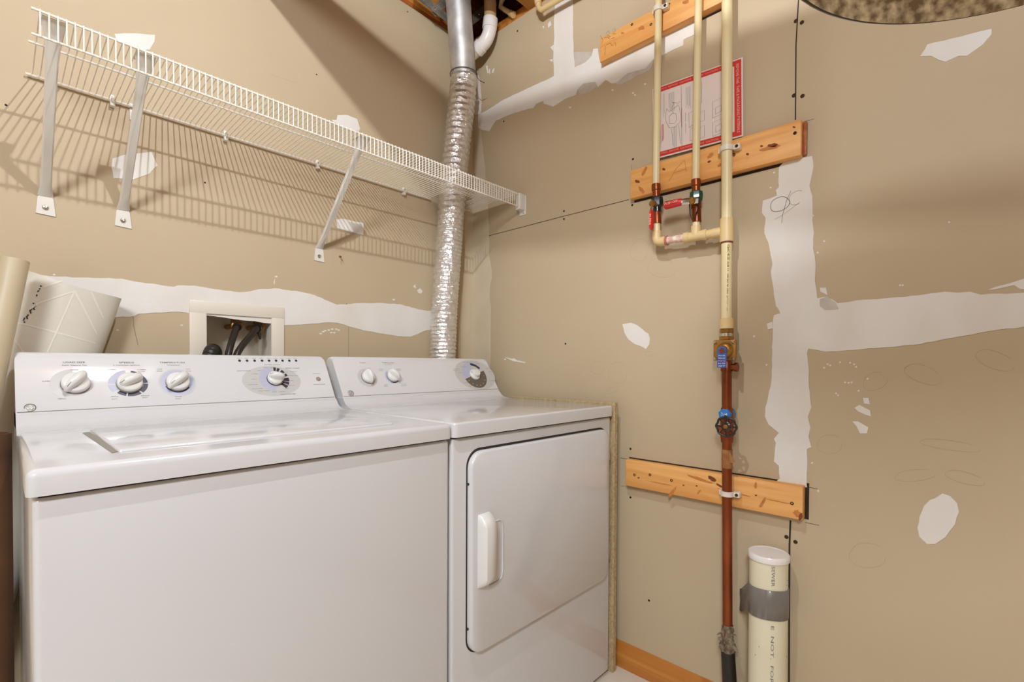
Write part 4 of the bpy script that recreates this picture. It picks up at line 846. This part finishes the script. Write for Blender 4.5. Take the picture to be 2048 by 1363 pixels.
for i in range(N+1):
    a = a0+(a1-a0)*i/N; wob = .0008*math.sin(i*1.3); row = []
    dz = .0022*math.sin(a*2+.5)
    rings.append([V((pc.x+math.cos(a)*(RP+.0006+q_), pc.y+math.sin(a)*(RP+.0006+q_), z_+dz)) for q_, z_ in ((0, tb), (.0012+abs(wob), tb+.001), (.0014+wob*.8, (tb+tt)/2), (.0012+abs(wob), tt-.001), (0, tt))])
b.rings(rings)
f0 = V((pc.x+math.cos(a0)*(RP+.001), pc.y+math.sin(a0)*(RP+.001), 0))
e = onx(1484, 1200, -.004)
b2 = [(f0.x, f0.y, tb+.004), (-.0045, e.y+.001, tb+.010), (-.003, e.y, tb+.018), (-.0045, e.y-.001, tt+.000), (-.006, e.y-.006, tt+.004), (f0.x, f0.y, tt+.004)]
fz1, fz0 = onx(1484, 1176, -.020).z, onx(1484, 1222, -.020).z
b.prism([(pc.x-.016, pc.y+RP*.93, tb+.001), (-.022, e.y-.004, fz0-.001), (-.020, e.y+.001, fz0+.003), (-.019, e.y-.0005, (fz0+fz1)/2), (-.020, e.y+.001, fz1-.002), (-.022, e.y-.004, fz1+.001), (pc.x-.016, pc.y+RP*.93, tt-.001)], (-.0012, 0, 0))
b.build('duct_tape', M['tape'], st, smooth=60)
def curved_text(txt, zc_, ang, size, length, m='ink'):
    t2 = MB(); t2.text(txt, (0, 0, 0), (1, 0, 0), (0, 1, 0), size, length, off=0)
    for v_ in t2.b.verts:
        a = math.radians(ang)+v_.co.y/RP; v_.co = V((pc.x+math.cos(a)*(RP+.0006), pc.y+math.sin(a)*(RP+.0006), zc_-v_.co.x))
    return t2.build('pipe_lettering', M[m], st, smooth=0)
zA, zB = onx(1520, 1126, -.105).z, onx(1520, 1166, -.105).z
curved_text('SEWER', (zA+zB)/2, 208, .011, zA-zB)
zA, zB = onx(1522, 1243, -.105).z, onx(1522, 1358, -.105).z
curved_text('E  NOT.  FOR', (zA+zB)/2-.002, 208, .0105, zA-zB)
curved_text('DRAIN', zB-.07, 208, .013, .09)
for k in range(26):
    a = math.radians(random.uniform(150, 290)); z_ = random.uniform(.02, zc-.03)
    if tb-.01 < z_ < tt+.01: continue
    MB().sphere((pc.x+math.cos(a)*(RP+.0001), pc.y+math.sin(a)*(RP+.0001), z_), .0009, 6, (1, 1, 1.4)).build('dirt_speck', M['pencil_dark'], st) if k < 14 else None
# ================================================================== INSTRUCTION SHEET
XS = -.012
tl, tr, brc, bl = onx(1305, 178, XS), onx(1485.5, 114, XS), onx(1486.5, 272, XS), onx(1307.5, 319, XS)
sheet = thing('instruction_sheet', (tl+brc)/2, 'red bordered paper instruction sheet tucked behind the thin pipes', 'paper')
def sp_(u, v, o=.0): q = bl.lerp(brc, u).lerp(tl.lerp(tr, u), v); return V((XS-o-.004*math.sin(math.pi*u)*0, q.y, q.z))
MB().prism([sp_(0, 0), sp_(1, 0), sp_(1, 1), sp_(0, 1)], (.0006, 0, 0)).build('sheet', M['paper'], sheet, smooth=0)
def quad(b, u0, v0, u1, v1, o=.0004): b.add([sp_(u0, v0, o), sp_(u1, v0, o), sp_(u1, v1, o), sp_(u0, v1, o)], [(0, 1, 2, 3)])
b = MB(); quad(b, .012, .92, .985, .985); quad(b, .012, .02, .985, .085); quad(b, .915, .085, .985, .92); quad(b, .012, .085, .028, .92); b.build('red_border', M['redprint'], sheet, smooth=0)
SU = (tr-tl).normalized(); SVv = (tl-bl).normalized(); hgt = (tl-bl).length; wid = (tr-tl).length
def stext(txt, u, v, size, length, m, reading='down', o=.0006):
    b = MB(); b.text(txt, sp_(u, v, o), -SVv if reading == 'down' else SVv, SU if reading == 'down' else -SU, size, length, off=.0001, bold=.01); b.build('printed_text', M[m], sheet, smooth=0)
stext('REMOVE THIS  TAPE & PACKAGING MATERIALS', .950, .50, .011, hgt*.86, 'pale_text')
for v_ in (.952, .052):
    b = MB(); b.text('CAUTION  REMOVE  CAUTION  REMOVE  CAUTION  REMOVE', sp_(.46, v_, .0006), SU, SVv, .006, wid*.84, off=.0001); b.build('printed_text', M['pale_text'], sheet, smooth=0)
b = MB()
def sl(b, pts, w_=.0007): b.ribbon([sp_(u, v, .0006) for u, v in pts], w_, (-1, 0, 0), 0)
for u, v0, v1 in ((.13, .55, .88), (.145, .60, .88), (.20, .66, .86), (.212, .62, .86), (.224, .60, .86), (.236, .58, .86), (.248, .56, .86), (.26, .60, .86), (.07, .10, .45), (.08, .12, .45), (.09, .14, .45), (.10, .20, .45), (.245, .10, .38), (.257, .06, .38), (.269, .08, .38), (.281, .06, .38), (.40, .58, .86), (.412, .62, .86), (.424, .56, .86), (.436, .60, .86), (.448, .56, .86), (.56, .56, .86), (.575, .58, .86), (.86, .30, .88), (.875, .22, .88), (.845, .56, .88)):
    sl(b, [(u, v0), (u, v1)])
sl(b, [(.345, .09), (.345, .90)], .0011)
b.build('text_lines', M['ink'], sheet, smooth=0)
b = MB()
for P in ([(.17, .66), (.155, .58), (.16, .48), (.20, .38), (.26, .37), (.33, .42), (.335, .52), (.32, .62), (.31, .66), (.20, .60), (.17, .66)], [(.20, .54), (.20, .44), (.26, .42), (.285, .46), (.28, .55), (.24, .57), (.20, .54)], [(.23, .64), (.26, .70), (.24, .72), (.31, .68), (.33, .70)], [(.22, .37), (.23, .30), (.24, .12)], [(.31, .38), (.33, .12)],
          [(.43, .30), (.43, .50), (.52, .52), (.52, .36), (.43, .30)], [(.44, .12), (.44, .28), (.52, .30), (.52, .14), (.44, .12)], [(.55, .34), (.555, .46), (.60, .48), (.60, .34), (.55, .34)], [(.55, .12), (.555, .26), (.60, .28), (.60, .12), (.55, .12)],
          [(.69, .34), (.69, .55), (.79, .57), (.79, .36), (.69, .34)], [(.69, .10), (.69, .28), (.79, .30), (.79, .12), (.69, .10)], [(.72, .38), (.72, .46), (.78, .48), (.78, .40), (.72, .38)], [(.72, .14), (.72, .22), (.78, .24), (.78, .16), (.72, .14)], [(.39, .24), (.39, .38)], [(.39, .40), (.39, .52)]):
    sl(b, P, .0009)
b.build('line_drawing', M['ink'], sheet, smooth=0)
b = MB(); 
for u, v0, v1 in ((.115, .22, .46), (.125, .24, .46), (.347, .34, .60)): sl(b, [(u, v0), (u, v1)], .0016)
b.build('red_text', M['redprint'], sheet, smooth=0)

# ================================================================== LAUNDRY OUTLET BOX
o0, o1 = ony(379, 599, -.006), ony(568.5, 615.5, -.006); oz1 = (o0.z+o1.z)/2
hx0, hx1, hz0, hz1 = HOLE
box = thing('laundry_outlet_box', ((hx0+hx1)/2, 0, .93), 'almond plastic laundry outlet box recessed in the wall behind the washer', 'outlet box')
b = MB()
b.box((o0.x, -.006, hz1-.001), (o1.x, -.0005, oz1), .0012).box((o0.x, -.006, .915), (o1.x, -.0005, hz0+.001), .0012).box((o0.x, -.006, hz0), (hx0+.001, -.0005, hz1), .0012).box((hx1-.001, -.006, hz0), (o1.x, -.0005, hz1), .0012)
b.build('face_frame', M['outlet'], box, smooth=30)
b = MB(); t_ = .002; D = .125
b.box((hx0, -.004, hz0), (hx0+t_, D, hz1)).box((hx1-t_, -.004, hz0), (hx1, D, hz1)).box((hx0, -.004, hz1-t_), (hx1, D, hz1)).box((hx0, -.004, hz0), (hx1, D, hz0+t_)).box((hx0, D-.002, hz0), (hx1, D, hz1))
b.build('recess', M['outlet'], box, smooth=0)
n1, n2 = ony(472, 651, .035), ony(516.5, 653.5, .035)
for n_ in (n1, n2):
    o = MB().cyl(n_+V((0, .085, .0)), n_+V((0, -.004, 0)), .009, n=12).box((n_.x-.010, n_.y-.002, n_.z-.004), (n_.x+.010, n_.y+.020, hz1-.002), .002).lathe(n_+V((0, .0, 0)), (0, -1, 0), [(.0155, 0), (.0165, .003), (.0165, .012), (.013, .014)], 16).build('supply_valve', M['brass'], box, smooth=30)
h1 = [n1+V((0, -.010, 0)), ony(473, 655, .004), ony(467, 672, -.02), ony(460, 695, -.045), ony(455, 718, -.06), ony(452, 750, -.075), ony(451, 800, -.078)]
h2 = [n2+V((0, -.010, 0)), ony(514, 656, .004), ony(500, 673, -.02), ony(483, 693, -.045), ony(472, 714, -.06), ony(466, 750, -.076), ony(465, 800, -.078)]
for h_, lb in ((h1, 'left black rubber supply hose curving out of the outlet box'), (h2, 'right black rubber supply hose curving out of the outlet box, with a dark clip')):
    sp3 = smooth_path(h_, 8); tg_ = thing('supply_hose', h_[0], lb, 'hose', 'black supply hoses in the outlet box')
    MB().tube(sp3, .0095, 14).build('hose', M['hose'], tg_)
    MB().tube(sp3[:9], .0122, 14).build('hose_collar', M['blackiron'], tg_)
q = ony(519, 668, -.004); MB().tube([q+V((0, .006, .008)), q, q+V((.002, 0, -.016))], [.005, .006, .003], 8).build('clip', M['black'], tg_)
# ribbed drain hose
dh_ = thing('drain_hose', ony(426, 700, -.035), 'thick ribbed black drain hose end at the left of the outlet box', 'hose')
hp = [ony(428, 706, .03), ony(427, 703, .0), ony(425, 702, -.03), ony(421, 712, -.055), ony(414, 735, -.068), ony(410, 780, -.070)]
sp4 = smooth_path(hp, 14); MB().tube(sp4, [.0195+.0022*math.cos(i*1.25) for i in range(len(sp4))], 20).build('ribbed_hose', M['black'], dh_, smooth=60)
# small hook screwed to the wall
hk = ony(680, 513, 0); 
o = MB().tube([hk+V((0, .003, 0)), hk+V((0, -.010, -.001)), hk+V((-.004, -.014, -.007)), hk+V((.0, -.016, -.014)), hk+V((.003, -.011, -.016))], .0014, 6).lathe(hk+V((0, -.0005, 0)), (0, -1, 0), [(.004, 0), (.003, .0015), (0, .0018)], 10).build('cup_hook', M['brass'], loc=hk)
tag(o, 'tiny brass hook in the left wall below the shelf', 'hook')

# ================================================================== ROLLS LEFT OF THE WASHER
YR = -.055
P0, P1 = ony(152, 574, YR), ony(104, 702, YR); ax = (P0-P1).normalized(); ax.y = 0; ax.normalize(); side = V((0, -1, 0)).cross(ax); side = side if side.x > 0 else -side
RA, RBd = .0885, .046
bot = P0+ax*((.006+RA*abs(side.z)-P0.z)/ax.z)
rl = thing('vinyl_roll', (bot.x, YR, 0), 'pale patterned vinyl roll leaning on the wall behind the washer', 'roll')
def rp(p, a, k=1.0): return p+side*RA*k*math.cos(a)+V((0, -1, 0))*RBd*k*math.sin(a)
N = 48; A = [2*math.pi*k/N for k in range(N)]
topo = [rp(P0, a)+ax*(.004*math.cos(a*2)) for a in A]; topi = [rp(P0-ax*.004, a, .93) for a in A]; ini = [rp(P0-ax*.12, a, .90) for a in A]
b = MB(); b.rings([[rp(bot, a) for a in A], [rp(P0-ax*.03, a) for a in A], topo, topi, ini]); b.build('outer_wrap', M['vinyl'], rl, smooth=40)
MB().rings([[rp(P0-ax*.018, a, .72) for a in A[:30]], [rp(P0-ax*.012, a, .70) for a in A[:30]], [rp(P0-ax*.2, a, .70) for a in A[:30]], [rp(P0-ax*.2, a, .72) for a in A[:30]]], False).build('inner_wrap', M['vinylback'], rl, smooth=40)
def onroll(px, py, o=.0005):
    p = ony(px, py, YR-RBd*.6); s_ = (p-P0).dot(side)/RA; t_ = (p-P0).dot(ax); s_ = max(-.985, min(.985, s_))
    return P0+ax*t_+side*s_*(RA+o)+V((0, -(RBd*math.sqrt(1-s_*s_)+o), 0))
def rollline(a, c, w_, m, n=10):
    pts_ = [onroll(a[0]+(c[0]-a[0])*i/n, a[1]+(c[1]-a[1])*i/n) for i in range(n+1)]; L_, R_ = [], []; b = MB()
    for i, p in enumerate(pts_):
        d = (pts_[min(i+1, n)]-pts_[max(i-1, 0)]).normalized(); s_ = (p-P0).dot(side)/RA; nn = (side*s_/RA+V((0, -1, 0))*math.sqrt(max(0, 1-s_*s_))/RBd).normalized(); q = nn.cross(d).normalized()*w_/2; L_.append(b.b.verts.new(p+q)); R_.append(b.b.verts.new(p-q))
    for i in range(n): b.b.faces.new((L_[i], R_[i], R_[i+1], L_[i+1]))
    return b
for a, c in (((148, 582), (93, 706)), ((148, 584), (193, 668)), ((146, 584), (78, 606)), ((36, 645), (190, 686)), ((180, 584), (206, 636)), ((28, 676), (48, 706)), ((124, 563), (86, 575)), ((60, 618), (78, 606))):
    rollline(a, c, .0034, 'vinyl_line').build('vein_line', M['vinyl_line'], rl, smooth=0)
for a, c in (((81, 571), (82, 574)), ((80, 577), (79, 579)), ((78, 581), (75, 584)), ((74, 589), (73, 593)), ((68, 606), (66, 608)), ((72, 611), (66, 617)), ((66, 615), (69, 620)), ((64, 617), (60, 622)), ((60, 620), (62, 627)), ((57, 629), (53, 635)), ((53, 632), (55, 638)), ((50, 635), (47, 641)), ((48, 643), (50, 645))):
    rollline(a, c, .0026, 'inkdark', 3).build('pen_mark', M['inkdark'], rl, smooth=0)
YT = -.165
T0, T1 = ony(30, 518, YT), ony(-16, 735, YT); ax2 = (T0-T1).normalized(); ax2.y = 0; ax2.normalize(); bt = T0+ax2*((.012-T0.z)/ax2.z)
bt2 = bt; tube_ = MB().lathe(bt2, ax2, [(.0225, 0), (.0230, .004), (.0230, (T0-bt2).length-.002), (.0222, (T0-bt2).length), (.0195, (T0-bt2).length), (.0195, (T0-bt2).length-.05)], 32)
o = tube_.build('plastic_tube', M['beige'], loc=(bt.x, bt.y, 0), smooth=40); tag(o, 'smooth beige tube leaning in front of the pale vinyl roll', 'tube')
o = MB().lathe((-1.482, -.285, 0), (0, 0, 1), [(.033, 0), (.033, .90), (.029, .90), (.027, .86)], 28).build('gap_shade_roll', M['brown'], loc=(-1.482, -.285, 0), smooth=40); tag(o, 'dark brown cylinder standing in for the shaded gap left of the washer', 'roll')  # added cylinder, its dark brown stands for the roll in shade here

# ================================================================== ROUND METAL BIN OVERHEAD AND ADDED SHADOW-CASTING PIPE
ZD = 1.46
a, c, e = onz(1604, 0, ZD), onz(1812, 50, ZD), onz(2048, 12, ZD)
def circ(a, b, c):
    d = 2*(a.x*(b.y-c.y)+b.x*(c.y-a.y)+c.x*(a.y-b.y)); s2 = lambda p: p.x**2+p.y**2
    ux = (s2(a)*(b.y-c.y)+s2(b)*(c.y-a.y)+s2(c)*(a.y-b.y))/d; uy = (s2(a)*(c.x-b.x)+s2(b)*(a.x-c.x)+s2(c)*(b.x-a.x))/d
    return V((ux, uy, ZD)), math.hypot(a.x-ux, a.y-uy)
dc_, RD = circ(a, c, e); print('drum', dc_, RD, a, c, e)
dr = thing('metal_tank', (dc_.x, dc_.y, ZD), 'round mottled zinc tank hanging by straps in the top right corner', 'tank')
MB().lathe(dc_, (0, 0, 1), [(0, .006), (RD*.5, .004), (RD-.012, .002), (RD-.003, 0), (RD, .004), (RD, .012), (RD-.004, .016), (RD-.004, .17), (RD*.93, .19), (0, .19)], 96).build('tank_body', M['drum'], dr, smooth=40)
MB().tube([dc_+V((math.cos(2*math.pi*k/96)*(RD+.0005), math.sin(2*math.pi*k/96)*(RD+.0005), .004)) for k in range(96)], .0026, 8, close=True).build('rolled_rim', M['blackiron'], dr)
for dx, dy in ((-.2, .2), (.2, .2), (0, -.28)): MB().box((dc_.x+dx-.012, dc_.y+dy-.002, ZD+.185), (dc_.x+dx+.012, dc_.y+dy+.002, TOP)).build('hanger_strap', M['galv_strap'], dr, smooth=0)
axd = V((-.035, .991, .131)).normalized(); o0 = BULB+V((.225, 0, -.107)); s0 = o0+axd*((-.012-o0.y)/axd.y); s1 = o0+axd*(-.16)
od = MB().tube([s0, s1, s1+V((.004, -.05, .01)), s1+V((.006, -.075, .05)), s1+V((.006, -.075, .42))], .050, 28).build('shadow_casting_pipe', M['galv'], loc=s1, smooth=50); tag(od, 'added out-of-view metal pipe near the bare bulb, casting the diagonal wall shadow', 'pipe')  # unseen pipe, added to throw the dark diagonal band on the walls

# ================================================================== BULB AND ADDED FILL LIGHT HOUSING
lamp = thing('bare_bulb_lamp', (BULB.x, BULB.y, 2.53), 'bare bulb in a porcelain holder under the joists', 'lamp')
MB().lathe((BULB.x, BULB.y, 2.53), (0, 0, -1), [(.055, 0), (.055, .012), (.035, .03), (.022, .045), (.022, .085), (0, .085)], 28).build('lamp_holder', M['socket'], lamp, smooth=40)
MB().sphere((BULB.x, BULB.y, BULB.z), .008, 12).build('bulb', M['bulb'], lamp, smooth=180)
fx = thing('fill_light_housing', (-2.40, -2.15, 2.47), 'added white housing over the fill light, behind the camera', 'lamp')
MB().box((-3.0, -2.32, 2.46), (-1.80, -1.98, 2.53), .01).build('fill_housing', M['bracket'], fx)  # housing added around the fill light, out of view
